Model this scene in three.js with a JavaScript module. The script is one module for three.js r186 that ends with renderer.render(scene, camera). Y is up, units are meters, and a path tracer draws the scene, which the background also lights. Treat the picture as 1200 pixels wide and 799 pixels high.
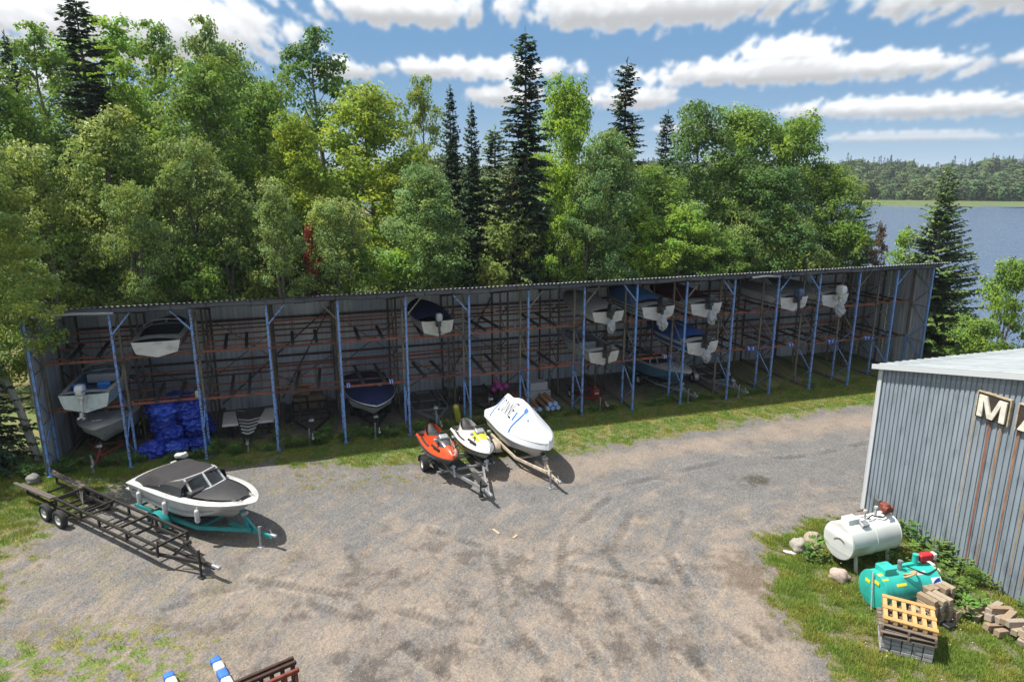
import * as THREE from 'three';
import { mergeGeometries, toCreasedNormals, mergeVertices } from 'three/addons/utils/BufferGeometryUtils.js';
import { RoundedBoxGeometry } from 'three/addons/geometries/RoundedBoxGeometry.js';
import { FontLoader } from 'three/addons/loaders/FontLoader.js';
import { TextGeometry } from 'three/addons/geometries/TextGeometry.js';
import { createNoise2D, createNoise3D } from 'simplex-noise';

// ---------------------------------------------------------------- camera, sky, sun, exposure
const scene = new THREE.Scene();
const EYE = 11, PITCH = 14.1 * Math.PI / 180;
const camera = new THREE.PerspectiveCamera(53.06, 1200 / 799, 0.1, 4000);
camera.position.set(0, EYE, 0);
camera.rotation.x = -PITCH;
scene.add(camera);
const renderer = new THREE.WebGLRenderer({ antialias: true });
renderer.toneMapping = THREE.LinearToneMapping;
renderer.toneMappingExposure = 1.58;
renderer.shadowMap.enabled = true;

const rng = (a) => () => { a |= 0; a = a + 0x6D2B79F5 | 0; let t = Math.imul(a ^ a >>> 15, 1 | a); t = t + Math.imul(t ^ t >>> 7, 61 | t) ^ t; return ((t ^ t >>> 14) >>> 0) / 4294967296; };
const n2 = createNoise2D(rng(11)), n3 = createNoise3D(rng(12));
const lerp = (a, b, t) => a + (b - a) * t, clamp = (x, a = 0, b = 1) => Math.min(b, Math.max(a, x)), sm = (a, b, x) => { const t = clamp((x - a) / (b - a)); return t * t * (3 - 2 * t); };
const fbm = (x, y, o = 4, g = 0.5) => { let s = 0, a = 1, n = 0; for (let i = 0; i < o; i++) { s += a * n2(x, y); n += a; a *= g; x = x * 2.03 + 7.1; y = y * 2.03 - 3.7; } return s / n; };
const rad = Math.PI / 180;

const SUN_EL = 62 * rad, SUN_AZ = 1 * rad;                     // sun to the left
const toSun = new THREE.Vector3(-Math.cos(SUN_EL) * Math.cos(SUN_AZ), Math.sin(SUN_EL), -Math.cos(SUN_EL) * Math.sin(SUN_AZ));
const sun = new THREE.DirectionalLight(new THREE.Color(1, 0.95, 0.87), 4.7);
sun.position.copy(toSun).multiplyScalar(120).add(new THREE.Vector3(0, 0, -28));
sun.target.position.set(0, 0, -28);
sun.castShadow = true;
sun.shadow.mapSize.set(4096, 4096);
Object.assign(sun.shadow.camera, { left: -60, right: 60, top: 60, bottom: -60, near: 1, far: 320 });
sun.shadow.bias = -0.0005;
scene.add(sun, sun.target);

function makeSky() {
  const W = 2048, Hh = 1024, data = new Float32Array(W * Hh * 4), r = rng(77);
  // fair-weather cumulus: [azimuth (0 = north of the yard), elevation, half width, half height] in degrees
  const clouds = [[11, 11.9, 13, 2.3], [33, 11.5, 9, 2.3], [22, 6.9, 13.5, 1.15], [20.5, 8.2, 4, 1.1], [30, 4.1, 10, 0.9], [-8, 11.6, 6.8, 1.5], [-2, 7.5, 8, 0.9], [-0.4, 5.6, 3.4, 0.9], [-28, 9.6, 12, 3.4], [9.5, 5.3, 3.8, 1.0], [29, 2.2, 6.5, 0.4], [-13, 7.3, 2.4, 0.9], [36, 6.9, 2.4, 0.5], [14, 3.1, 3, 0.4], [-34, 5.5, 5, 1], [17, 15.8, 6, 1.2], [-16, 16.5, 9, 1.6], [40, 16, 7, 1.4]];
  for (let k = 0; k < 190; k++) {
    const el = 2.2 + 62 * Math.pow(r(), 1.5), az = -180 + 360 * r(), w = (3.5 + 8 * r()) * (0.7 + el / 40);
    if (Math.abs(az) < 42 + w && el < 17) continue;
    clouds.push([az, el, w / Math.max(0.45, Math.cos(el * rad)), w * (0.13 + el / 130)]);
  }
  let low = 0;
  const field = (az, el) => {
    let m = -1; low = 0;
    for (const [ca, ce, cw, ch] of clouds) {
      let da = az - ca; if (da > 180) da -= 360; if (da < -180) da += 360;
      if (Math.abs(da) > cw * 1.5) continue;
      const de = el - ce, x = da / cw, y = de / (de < 0 ? ch * 0.8 : ch * 1.12);
      if (Math.abs(y) > 1.7) continue;
      const q = 1 - Math.sqrt(x * x + y * y); if (q > m) { m = q; low = y; }
    }
    if (m < -0.55) return -1;
    const s = 0.5 + 0.5 * clamp(el / 14, 0, 2), ax = az / (2.7 * s), ey = el / (1.8 * s);
    return m + 0.62 * fbm(ax, ey * 1.05, 7, 0.6) + 0.1;
  };
  const dens = new Float32Array(W * Hh), under = new Float32Array(W * Hh);
  const lin = (c) => c;
  for (let j = Hh / 2; j < Hh; j++) for (let i = 0; i < W; i++) {
    const el = ((j + 0.5) / Hh - 0.5) * 180, a = ((i + 0.5) / W - 0.5) * 360, az = ((a + 90 + 540) % 360) - 180;
    dens[j * W + i] = el < 0.8 || el > 80 ? -1 : field(az, el); under[j * W + i] = low;
  }
  const zen = [0.058, 0.138, 0.31], mid = [0.108, 0.228, 0.4], hor = [0.31, 0.415, 0.5];
  for (let j = 0; j < Hh; j++) for (let i = 0; i < W; i++) {
    const el = ((j + 0.5) / Hh - 0.5) * 180, o = (j * W + i) * 4;
    const e = Math.max(0, el), t1 = Math.exp(-e / 4.6), t2 = sm(8, 60, e);
    const c = [0, 1, 2].map((k) => lerp(lerp(mid[k], zen[k], t2), hor[k], t1));
    if (j >= Hh / 2) {
      const d = dens[j * W + i];
      if (d > 0.02) {
        const a = sm(0.03, 0.34, d) * (0.55 + 0.45 * sm(1, 5, el));
        const st = Math.max(1, Math.round(2 + el / 8));
        const up = dens[Math.min(Hh - 1, j + st * 2) * W + ((i - st + W) % W)], dn = dens[(j - st * 2) * W + ((i + st) % W)];
        const rel = clamp((dn - up) * 0.9, -0.5, 0.5);
        const b = clamp(0.66 + 0.24 * rel - 0.2 * sm(0.25, -0.7, under[j * W + i]) * sm(0.1, 0.5, d), 0.38, 0.76), cc = [b * 0.95, b * 0.97, b];
        for (let k = 0; k < 3; k++) c[k] = lerp(c[k], cc[k], a);
      }
    } else { const g = clamp(-el / 4); c[0] = lerp(c[0], 0.2, g); c[1] = lerp(c[1], 0.22, g); c[2] = lerp(c[2], 0.2, g); }
    data[o] = c[0]; data[o + 1] = c[1]; data[o + 2] = c[2]; data[o + 3] = 1;
  }
  const t = new THREE.DataTexture(data, W, Hh, THREE.RGBAFormat, THREE.FloatType);
  t.mapping = THREE.EquirectangularReflectionMapping; t.magFilter = t.minFilter = THREE.LinearFilter; t.needsUpdate = true;
  return t;
}
scene.background = makeSky();
scene.environment = scene.background;

// ---------------------------------------------------------------- helpers
const V = (x, y, z) => new THREE.Vector3(x, y, z);
const taken = {};
const numbered = (n) => { taken[n] = (taken[n] ?? -1) + 1; return taken[n] ? n + '_' + String(taken[n]).padStart(3, '0') : n; };
function tag(o, label, category, group, kind) { o.userData = { label, category }; if (group) o.userData.group = group; if (kind) o.userData.kind = kind; return o; }
function thing(name, label, category, pos = [0, 0, 0], turn = 0, group) {
  const o = new THREE.Group(); o.name = numbered(name); scene.add(o); o.position.set(...pos); o.rotation.y = turn;
  return tag(o, label, category, group);
}
function plain(g) {
  let h = g.index ? g.toNonIndexed() : g;
  for (const k of Object.keys(h.attributes)) if (!['position', 'normal', 'uv'].includes(k)) h.deleteAttribute(k);
  if (!h.attributes.uv) h.setAttribute('uv', new THREE.BufferAttribute(new Float32Array(h.attributes.position.count * 2), 2));
  h.morphAttributes = {};
  return h;
}
const merge = (l) => Array.isArray(l) ? (l.length === 1 ? l[0] : mergeGeometries(l.map(plain))) : l;
function mesh(name, geo, mat, parent = scene) {
  const m = new THREE.Mesh(merge(geo), mat); m.name = parent === scene ? numbered(name) : name;
  m.castShadow = m.receiveShadow = true; parent.add(m); return m;
}
function metres(g) {                                             // uv in metres, by the axis that a face looks along
  g = g.index ? g.toNonIndexed() : g; const p = g.attributes.position, n = g.attributes.normal, uv = new Float32Array(p.count * 2);
  for (let i = 0; i < p.count; i++) {
    const ax = Math.abs(n.getX(i)), ay = Math.abs(n.getY(i)), az = Math.abs(n.getZ(i));
    const [a, b] = ax > ay && ax > az ? [p.getZ(i), p.getY(i)] : ay > az ? [p.getX(i), p.getZ(i)] : [p.getX(i), p.getY(i)];
    uv[i * 2] = a; uv[i * 2 + 1] = b;
  }
  g.setAttribute('uv', new THREE.BufferAttribute(uv, 2)); return g;
}
let uvShift = 0;
function bx(w, h, d, x = 0, y = 0, z = 0, rx = 0, ry = 0, rz = 0) {
  const g = metres(new THREE.BoxGeometry(w, h, d)); uvShift += 0.37;
  for (let i = 0; i < g.attributes.uv.count; i++) g.attributes.uv.setXY(i, g.attributes.uv.getX(i) + uvShift, g.attributes.uv.getY(i) + uvShift * 0.61);
  g.applyMatrix4(new THREE.Matrix4().compose(V(x, y, z), new THREE.Quaternion().setFromEuler(new THREE.Euler(rx, ry, rz)), V(1, 1, 1)));
  return g;
}
const rbx = (w, h, d, r, x = 0, y = 0, z = 0, rx = 0, ry = 0, rz = 0, seg = 2) => metres(new RoundedBoxGeometry(w, h, d, seg, Math.min(r, w / 2.01, h / 2.01, d / 2.01))).applyMatrix4(new THREE.Matrix4().compose(V(x, y, z), new THREE.Quaternion().setFromEuler(new THREE.Euler(rx, ry, rz)), V(1, 1, 1)));
function bar(p, q, w = 0.05, h = w) {                            // a beam from p to q, w across and h high
  p = V(...p); q = V(...q); const d = q.clone().sub(p), L = d.length(), X = d.normalize(), up = Math.abs(X.y) > 0.95 ? V(0, 0, 1) : V(0, 1, 0);
  const Zv = X.clone().cross(up).normalize(), Y = Zv.clone().cross(X);
  return bx(L, h, w).applyMatrix4(new THREE.Matrix4().makeBasis(X, Y, Zv).setPosition(p.add(q).multiplyScalar(0.5)));
}
function cyl(p, q, r0, r1 = r0, seg = 12, open = false) {
  p = V(...p); q = V(...q); const d = q.clone().sub(p), L = d.length();
  const g = new THREE.CylinderGeometry(r1, r0, L, seg, 1, open);
  for (let i = 0; i < g.attributes.uv.count; i++) g.attributes.uv.setXY(i, g.attributes.uv.getX(i) * 6.28 * r0, g.attributes.uv.getY(i) * L);
  return g.applyMatrix4(new THREE.Matrix4().compose(p.add(q).multiplyScalar(0.5), new THREE.Quaternion().setFromUnitVectors(V(0, 1, 0), d.normalize()), V(1, 1, 1)));
}
const tube = (pts, r, seg = 8, n = pts.length * 5, tension = 0.25) => new THREE.TubeGeometry(new THREE.CatmullRomCurve3(pts.map((p) => V(...p)), false, 'catmullrom', tension), n, r, seg, false);
const lathe = (pts, seg = 20) => new THREE.LatheGeometry(pts.map(([x, y]) => new THREE.Vector2(x, y)), seg);
function grid(nu, nv, fn, uvf) {                                 // a sheet over (u, v) in 0..1
  const pos = [], uv = [], idx = [];
  for (let i = 0; i <= nu; i++) for (let j = 0; j <= nv; j++) { const u = i / nu, v = j / nv, p = fn(u, v); pos.push(...p); const q = uvf ? uvf(u, v, p) : [u, v]; uv.push(...q); }
  for (let i = 0; i < nu; i++) for (let j = 0; j < nv; j++) { const a = i * (nv + 1) + j, b = a + nv + 1; idx.push(a, b, a + 1, b, b + 1, a + 1); }
  const g = new THREE.BufferGeometry();
  g.setAttribute('position', new THREE.Float32BufferAttribute(pos, 3)); g.setAttribute('uv', new THREE.Float32BufferAttribute(uv, 2)); g.setIndex(idx); g.computeVertexNormals();
  return g;
}
const crease = (g, a = 0.7) => toCreasedNormals(g, a);
// ---------------------------------------------------------------- textures and materials
function tex(w, h, fn, srgb = false) {
  const d = new Uint8Array(w * h * 4);
  for (let j = 0; j < h; j++) for (let i = 0; i < w; i++) { const c = fn(i / w, j / h, i, j), o = (j * w + i) * 4; for (let k = 0; k < 3; k++) d[o + k] = 255 * clamp(Array.isArray(c) ? c[k] : c); d[o + 3] = 255; }
  const t = new THREE.DataTexture(d, w, h); t.magFilter = THREE.LinearFilter; t.minFilter = THREE.LinearFilter; t.wrapS = t.wrapT = THREE.RepeatWrapping;
  if (srgb) t.colorSpace = THREE.SRGBColorSpace; t.needsUpdate = true; return t;
}
const rep = (t, x, y = x) => { const c = t.clone(); c.repeat.set(x, y); c.needsUpdate = true; return c; };
const ring = (u, v, k, o = 4) => { const a = u * 6.2832, b = v * 6.2832; let s = 0, w = 1, n = 0; for (let i = 0; i < o; i++) { s += w * n3(Math.cos(a) * k + 9 * i, Math.sin(a) * k, Math.cos(b) * k) + w * n3(Math.sin(b) * k, Math.cos(a) * k + 5, Math.sin(a) * k - 3 * i); n += 2 * w; w *= 0.55; k *= 2; } return s / n; };
const lat = (() => { const r = rng(404), t = new Float32Array(65536); for (let i = 0; i < 65536; i++) t[i] = r(); return t; })();
const cell = (u, v, n, k = 0) => { const x = u * n, y = v * n, i = Math.floor(x), j = Math.floor(y), a = x - i, b = y - j, q = (p, s) => lat[(((p % n) + n) % n * 131 + ((s % n) + n) % n * 1009 + k * 7717) & 65535], s = a * a * (3 - 2 * a), t = b * b * (3 - 2 * b); return lerp(lerp(q(i, j), q(i + 1, j), s), lerp(q(i, j + 1), q(i + 1, j + 1), s), t); };   // wraps at n
const grit = (u, v, n, o = 3) => { let s = 0, a = 1, m = 0; for (let k = 0; k < o; k++) { s += a * cell(u, v, n, k); m += a; a *= 0.7; n *= 2; } return s / m; };
const grimeTex = tex(256, 256, (u, v, i, j) => { const a = ring(u, v, 0.9, 5); return 0.86 + 0.26 * a - 0.16 * sm(0.12, 0.4, ring(v + 0.3, u, 1.7, 4)); }, false);
const streakTex = tex(256, 256, (u, v) => { const a = ring(u, v * 0.0 + 0.2, 5, 4), b = ring(u, v, 1.2, 4), c = ring(u + 0.4, 0.7, 12, 3); return clamp(0.8 + 0.42 * a * (0.7 + b) + 0.2 * c + 0.18 * b); }, false);
const woodTex = tex(256, 128, (u, v) => { const a = ring(u * 1, v, 0.8, 3), g = Math.sin((v * 26 + a * 3.2) * 6.28) * 0.5 + 0.5; const f = n2(u * 12, v * 190); return 0.72 + 0.16 * g + 0.14 * f + 0.2 * a; }, false);
const rustTex = tex(256, 256, (u, v, i, j) => { const a = ring(u, v, 1.1, 5), b = ring(v, u + 0.2, 3, 3); return [clamp(0.78 + 0.5 * a + 0.2 * b), clamp(0.72 + 0.6 * a + 0.25 * b), clamp(0.66 + 0.7 * a + 0.25 * b)]; }, false);
// old paint: even coat, thin scuffs and chips that show rusty steel
const paintTex = ([r, g, b], chips, sx = 1) => tex(256, 256, (u, v) => { const a = grit(u, v, 6, 4), c = sm(1 - chips, 1 - chips + 0.06, grit(u + 0.3, v, 14 * sx, 3) * 0.7 + 0.3 * grit(u, v, 3, 2)), f = 0.78 + 0.44 * a; return [lerp(r * f, 0.14, c), lerp(g * f, 0.075, c), lerp(b * f, 0.045, c)]; });
const sheetTex = tex(512, 512, (u, v) => { const s = cell(u, 0.3, 64, 1) * 0.5 + cell(u, 0.6, 24, 2) * 0.5, d = grit(u, v, 4, 4), run = cell(u, 0.1, 40, 3) * cell(u, v, 6, 4), f = 0.62 + 0.4 * s + 0.3 * (d - 0.5), q = sm(0.45, 0.75, run + 0.25 * (d - 0.5)); return [clamp(f * lerp(1, 0.62, q)), clamp(f * lerp(1, 0.52, q)), clamp(f * lerp(1, 0.42, q))]; });
const C = (r, g, b) => new THREE.Color().setRGB(r, g, b);
const std = (c, roughness = 0.6, metalness = 0, o = {}) => new THREE.MeshStandardMaterial({ color: C(...c), roughness, metalness, ...o });
const phys = (c, roughness, o = {}) => new THREE.MeshPhysicalMaterial({ color: C(...c), roughness, ...o });
const G1 = rep(grimeTex, 0.7), G2 = rep(grimeTex, 0.25);
const mt = {
  bluePost: std([1, 1, 1], 0.55, 0, { map: rep(paintTex([0.135, 0.28, 0.58], 0.43), 1.1) }), oldPost: std([0.2, 0.19, 0.165], 0.75, 0.1, { map: rep(rustTex, 0.8) }),
  darkPost: std([0.09, 0.082, 0.072], 0.8, 0, { map: rep(rustTex, 0.7) }), beamRed: std([1, 1, 1], 0.7, 0, { map: rep(paintTex([0.3, 0.085, 0.05], 0.47), 0.6) }), beamBrown: std([0.16, 0.062, 0.042], 0.75, 0, { map: rep(rustTex, 0.5) }),
  bunk: std([0.06, 0.058, 0.058], 0.95, 0, { map: rep(woodTex, 0.8, 3) }), skid: std([0.17, 0.14, 0.11], 0.9, 0, { map: rep(woodTex, 0.7, 3) }),
  black: std([0.018, 0.018, 0.019], 0.5, 0, { map: G1 }), blackRubber: std([0.022, 0.022, 0.023], 0.85), blackVinyl: std([0.03, 0.03, 0.033], 0.6, 0, { map: G1 }),
  chrome: std([0.75, 0.75, 0.76], 0.25, 1), galv: std([0.42, 0.44, 0.46], 0.5, 0.65, { map: G1 }), alu: std([0.62, 0.63, 0.64], 0.4, 0.8, { map: G1 }),
  gel: phys([0.58, 0.58, 0.568], 0.32, { clearcoat: 0.6, clearcoatRoughness: 0.15, map: G2 }), gelOld: phys([0.52, 0.52, 0.49], 0.5, { clearcoat: 0.2, clearcoatRoughness: 0.4, map: G1 }),
  glass: phys([0.75, 0.85, 0.86], 0.03, { transmission: 1, thickness: 0, ior: 1.5 }),
};
// ---------------------------------------------------------------- frame of the shed: u along its front, v inwards
const TH = Math.asin(0.304), UX = Math.cos(TH), UZ = -Math.sin(TH), Z0 = [-17.006, -23.122];
const S = (u, v, h = 0) => [Z0[0] + u * UX + v * UZ, h, Z0[1] + u * UZ - v * UX];
const toUV = (x, z) => { const a = x - Z0[0], b = z - Z0[1]; return [a * UX + b * UZ, a * UZ - b * UX]; };
const LAKE = -4, far = {};
const inPoly = (poly, x, z) => { let s = false; for (let i = 0, j = poly.length - 1; i < poly.length; j = i++) { const [xi, zi] = poly[i], [xj, zj] = poly[j]; if ((zi > z) !== (zj > z) && x < (xj - xi) * (z - zi) / (zj - zi) + xi) s = !s; } return s; };
const polyDist = (poly, x, z, closed = true) => {
  let d = 1e9; const n = poly.length, m = closed ? n : n - 1;
  for (let i = 0; i < m; i++) { const A = poly[i], B = poly[i + 1 < n ? i + 1 : 0], dx = B[0] - A[0], dz = B[1] - A[1]; let t = ((x - A[0]) * dx + (z - A[1]) * dz) / (dx * dx + dz * dz + 1e-9); t = t < 0 ? 0 : t > 1 ? 1 : t; const ex = x - A[0] - t * dx, ez = z - A[1] - t * dz, q = ex * ex + ez * ez; if (q < d) d = q; }
  return Math.sqrt(d);
};
const trackD = (t, x, z) => { if (!t.box) t.box = [Math.min(...t.map((p) => p[0])) - 0.5, Math.max(...t.map((p) => p[0])) + 0.5, Math.min(...t.map((p) => p[1])) - 0.5, Math.max(...t.map((p) => p[1])) + 0.5]; const b = t.box; return x < b[0] || x > b[1] || z < b[2] || z > b[3] ? 9 : polyDist(t, x, z, false); };
const leftGrass = [[-40, -40], [-17.2, -40], [-15.6, -24], [-13.9, -21.4], [-14.6, -19.6], [-14.4, -18.2], [-13.9, -17.2], [-13.6, -16], [-13.2, -14.6], [-14, -8], [-40, -8]];
const rightGrass = [[12, -20.6], [11.2, -20.4], [9.3, -20.05], [7.6, -19.0], [7.0, -17.9], [6.9, -16.4], [6.6, -15], [6.9, -13.5], [7.2, -11], [7.4, -6], [30, -6], [30, -20.6]];
const tracks = [                                                  // wheel ruts pressed into the sand
  [[-9, -15.4], [-5.9, -17.3], [-3.4, -18.2]], [[-7.2, -16.7], [-4.4, -16.0], [-2.1, -15.0], [-0.8, -14.2]], [[-5.2, -15.6], [-3.2, -14.6], [-1.4, -13.0]],
  [[6.2, -13.2], [5.0, -15.6], [4.6, -18], [5.6, -20.5]], [[4.4, -13.0], [3.3, -15.6], [2.9, -18], [4.0, -20.7]], [[1.2, -12.4], [-0.2, -15.4], [-0.6, -18.4]], [[-2.6, -19.4], [0.5, -17.6], [4, -16.6], [6.6, -16.4]],
  ...[[9.6, 2.2, 3.9], [11.2, 2.2, 3.9], [14.4, 2.35, 3.75], [16.0, 2.35, 3.75], [19.6, 2.5, 3.5], [21.2, 2.5, 3.5], [24.2, 2.75, 3.3]].map(([R, a, b]) => Array.from({ length: 9 }, (_, k) => { const t = -Math.PI + lerp(a, b, k / 8) - Math.PI * 0 - 0.35; return [15 + R * Math.cos(t + 0.35 + Math.PI * 0), -9.5 - Math.abs(R * Math.sin(t + 0.35))]; })),
  [[8, -24.5], [12, -25.2], [16, -27]], [[2.2, -13], [1.2, -15.5], [1.6, -19], [4, -22.5], [9, -25]],
];
const stripEdge = (u) => { const k = [[-3, -1.2], [4, -1.3], [8, -1.45], [11, -2.6], [15, -3.5], [20, -3.8], [25, -3.4], [30, -3.0], [37, -2.9], [46, -3.4]]; for (let i = 1; i < k.length; i++) if (u < k[i][0]) return lerp(k[i - 1][1], k[i][1], clamp((u - k[i - 1][0]) / (k[i][0] - k[i - 1][0]))); return -3; };
// how grassy the ground is, 0..1
function grassy(x, z) {
  const [u, v] = toUV(x, z), w = fbm(x * 0.55, z * 0.55, 4), f = fbm(x * 2.3 + 40, z * 2.3, 3);
  let g = 0;
  const s = v - stripEdge(u) + 0.75 * w + 0.45 * f;                 // strip before the shed
  if (v < 8) g = Math.max(g, sm(-0.25, 0.75, s) * (v > 0 ? 1 - 0.75 * sm(0.2, 2.6, v + w) : 1) * lerp(0.55, 1, sm(-0.3, 0.25, f + 0.6 * w + 0.2)));
  let d;
  if (x < -10) { d = (inPoly(leftGrass, x, z) ? 1 : -1) * polyDist(leftGrass, x, z) + 1.0 * w + 0.5 * f; g = Math.max(g, sm(-0.5, 0.9, d) * lerp(0.5, 1, sm(-0.35, 0.2, f + w * 0.5))); }
  if (x > 4) { d = (inPoly(rightGrass, x, z) ? 1 : -1) * polyDist(rightGrass, x, z) + 0.55 * w + 0.35 * f; g = Math.max(g, sm(-0.2, 0.7, d) * lerp(0.42, 1, sm(-0.55, 0.1, f * 0.6 + fbm(x * 0.9 + 9, z * 0.9, 3)))); }
  const b = Math.hypot((x + 9.9) / 3.6, (z + 13.2) / 2.0);           // thin patches in the middle left corner
  g = Math.max(g, 0.85 * sm(1.25, 0.55, b + 0.35 * w) * sm(-0.05, 0.45, f + 0.5 * w + 0.12));
  const m = Math.hypot((x + 5.5) / 4.5, (z + 23) / 1.6); g = Math.max(g, 0.5 * sm(1.2, 0.4, m) * sm(0.05, 0.5, f + w * 0.4 + 0.1));
  if (v > 8 || u > 45) g = 0.75;
  return g;
}
const yardH = (x, z) => {
  let h = 0.05 * fbm(x * 0.22, z * 0.22, 3) + 0.012 * fbm(x * 1.7, z * 1.7, 3);
  for (const t of tracks) { const d = trackD(t, x, z); if (d < 0.5) h += -0.022 * sm(0.2, 0.1, d) + 0.014 * sm(0.16, 0.26, d) * sm(0.45, 0.28, d); }
  return h;
};
function groundH(x, z) {
  const [u, v] = toUV(x, z), a = Math.max((u - 46) / 26, Math.min((v - 24) / 46, (u - 22) / 30));
  const far = sm(0, 1, a), d = Math.max(0, Math.hypot(x, z) - 400);
  let h = -7.5 * far;
  const inYard = x > -24 && x < 26 && z > -38 && z < -8;
  if (inYard) h += yardH(x, z) * sm(0, 2, Math.min(x + 24, 26 - x, z + 38, -8 - z)); else h += 0.3 * fbm(x * 0.05, z * 0.05, 2) * sm(0, 30, Math.hypot(Math.max(-24 - x, 0, x - 26), Math.max(-38 - z, 0, z + 8)));
  return h;
}
const YX0 = -24, YX1 = 22, YZ0 = -34, YZ1 = -10;
{
  const line = (stops) => { const o = []; for (let i = 0; i + 2 < stops.length; i += 2) { const [a, n, b] = [stops[i], stops[i + 1], stops[i + 2]]; for (let k = 0; k < n; k++) o.push(a + (b - a) * k / n); } o.push(stops[stops.length - 1]); return o; };
  const xs = line([-3000, 6, -400, 8, -90, 14, -24, 300, 22, 20, 90, 16, 400, 8, 3000]), zs = line([-3000, 6, -500, 10, -110, 18, -38, 40, -30, 130, -11, 4, -6, 6, 60, 3, 600]);
  const pos = [], uv = [], uv1 = [], idx = [];
  for (const x of xs) for (const z of zs) { pos.push(x, groundH(x, z), z); uv.push((x - YX0) / (YX1 - YX0), (z - YZ0) / (YZ1 - YZ0)); uv1.push(x / 3, z / 3); }
  const nz = zs.length;
  for (let i = 0; i < xs.length - 1; i++) for (let j = 0; j < nz - 1; j++) { const a = i * nz + j, b = a + nz; idx.push(a, a + 1, b, b, a + 1, b + 1); }
  const g = new THREE.BufferGeometry();
  g.setAttribute('position', new THREE.Float32BufferAttribute(pos, 3)); g.setAttribute('uv', new THREE.Float32BufferAttribute(uv, 2)); g.setAttribute('uv1', new THREE.Float32BufferAttribute(uv1, 2)); g.setIndex(idx); g.computeVertexNormals();
  const r = rng(5), W = 1536, Hh = 801, d = new Uint8Array(W * Hh * 4), enc = (c) => 255 * Math.pow(clamp(c), 1 / 2.2);
  for (let j = 0; j < Hh; j++) for (let i = 0; i < W; i++) {
    const x = YX0 + (i + 0.5) / W * (YX1 - YX0), z = YZ0 + (j + 0.5) / Hh * (YZ1 - YZ0), [u, v] = toUV(x, z);
    const w = fbm(x * 0.3 + 3, z * 0.3, 3), wx = x + 0.35 * n2(x * 0.8, z * 0.8 + 9), wz = z + 0.35 * n2(x * 0.8 + 5, z * 0.8);
    // crushed grey stone and tan sand, drawn out in arcs where vehicles turn in from the right
    const rr = Math.hypot(x - 15, z + 9.5), th = Math.atan2(z + 9.5, x - 15), arc = fbm(rr * 1.5 + 0.5 * w, th * 5, 4, 0.6), fine = fbm(rr * 6, th * 14 + 3, 3, 0.6), blot = fbm(x * 0.45 + 20, z * 0.45, 6, 0.72), sw = 0.55 * arc + 0.22 * fine;
    const middle = sm(9, 2.5, Math.hypot((x + 1.5) * 0.7, z + 14)), grey = sm(-18.5, -23, z + 0.12 * x + 2.2 * w);
    let sandy = clamp(0.34 + 0.3 * middle - 0.34 * grey + 1.0 * sw + 0.42 * blot + 0.1 * w);
    const fringe = Math.exp(-Math.pow((v - stripEdge(u) + 1.3 + 0.8 * w) / 0.9, 2)) * sm(12, 16, u); sandy = clamp(sandy + 0.75 * fringe);
    const fr2 = x < 4 ? 0 : Math.exp(-Math.pow((polyDist(rightGrass, x, z) - 0.6) / 0.6, 2)) * (inPoly(rightGrass, x, z) ? 0 : 1) * sm(-20.5, -18, z); sandy = clamp(sandy + 0.4 * fr2);
    const q = sandy * sandy * (3 - 2 * sandy), grain = 1 + (r() - 0.5) * lerp(0.72, 0.36, q) + 0.12 * n2(x * 17, z * 17);
    const damp = sm(0.06, 0.6, 0.8 * fbm(x * 0.5 + 50, z * 0.5, 6, 0.72) + 0.3 * arc + 0.15 * fine + 0.2 * middle - 0.05) * lerp(0.42, 1, clamp(middle + 0.3 * sm(0, 5, x))) * sm(0, -1.5, v);
    let c = [lerp(0.138, 0.24, q), lerp(0.135, 0.196, q), lerp(0.132, 0.156, q)].map((k, n) => k * grain * (1 + 0.16 * blot) * lerp(1, [0.42, 0.43, 0.46][n], damp));
    let tr = 0, ridge = 0; for (const t of tracks) { const dd = trackD(t, x, z); if (dd < 0.45) ridge = Math.max(ridge, sm(0.14, 0.22, dd) * sm(0.4, 0.26, dd) * sm(-0.2, 0.4, n2(x * 0.55 + t[0][0], z * 0.55))); if (dd < 0.3) tr = Math.max(tr, sm(0.2, 0.07, dd + 0.05 * n2(x * 3, z * 3)) * sm(-0.4, 0.3, n2(x * 0.55 + t[0][0], z * 0.55) + 0.5 * blot) * (0.7 + 0.3 * Math.sin(Math.hypot(x - t[0][0], z - t[0][1]) * 40 + 3 * blot))); }
    c = c.map((k) => k * (1 - 0.4 * tr) * (1 + 0.16 * ridge));
    // moss and thin dry growth between stones on the left
    const moss = x > -4.5 ? 0 : 0.7 * sm(0.0, 0.45, fbm(x * 0.8, z * 0.8 + 30, 4) + 0.1) * sm(-4.5, -8.5, x) * sm(0.15, 0.5, fbm(x * 5, z * 5, 3) * 0.6 + 0.35); c = c.map((k, n) => lerp(k, [0.2, 0.175, 0.075][n] * grain, moss * 0.6));
    const g0 = grassy(x, z), soil = [0.17, 0.13, 0.09], green = [0.125, 0.175, 0.038], dry = [0.22, 0.19, 0.075];
    const dm = sm(-0.15, 0.35, fbm(x * 0.7 + 60, z * 0.7, 4) + (x > 5 ? 0.12 : 0)) * 0.75;
    const gc = [0, 1, 2].map((k) => lerp(green[k], dry[k], dm) * (0.8 + 0.4 * r()) * (1 + 0.3 * n2(x * 9, z * 9)));
    const gm = sm(0.08, 0.55, g0 + 0.12 * n2(x * 7, z * 7)); c = c.map((k, n) => lerp(k, lerp(soil[n] * grain, gc[n], sm(0.3, 0.8, g0)), gm));
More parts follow.
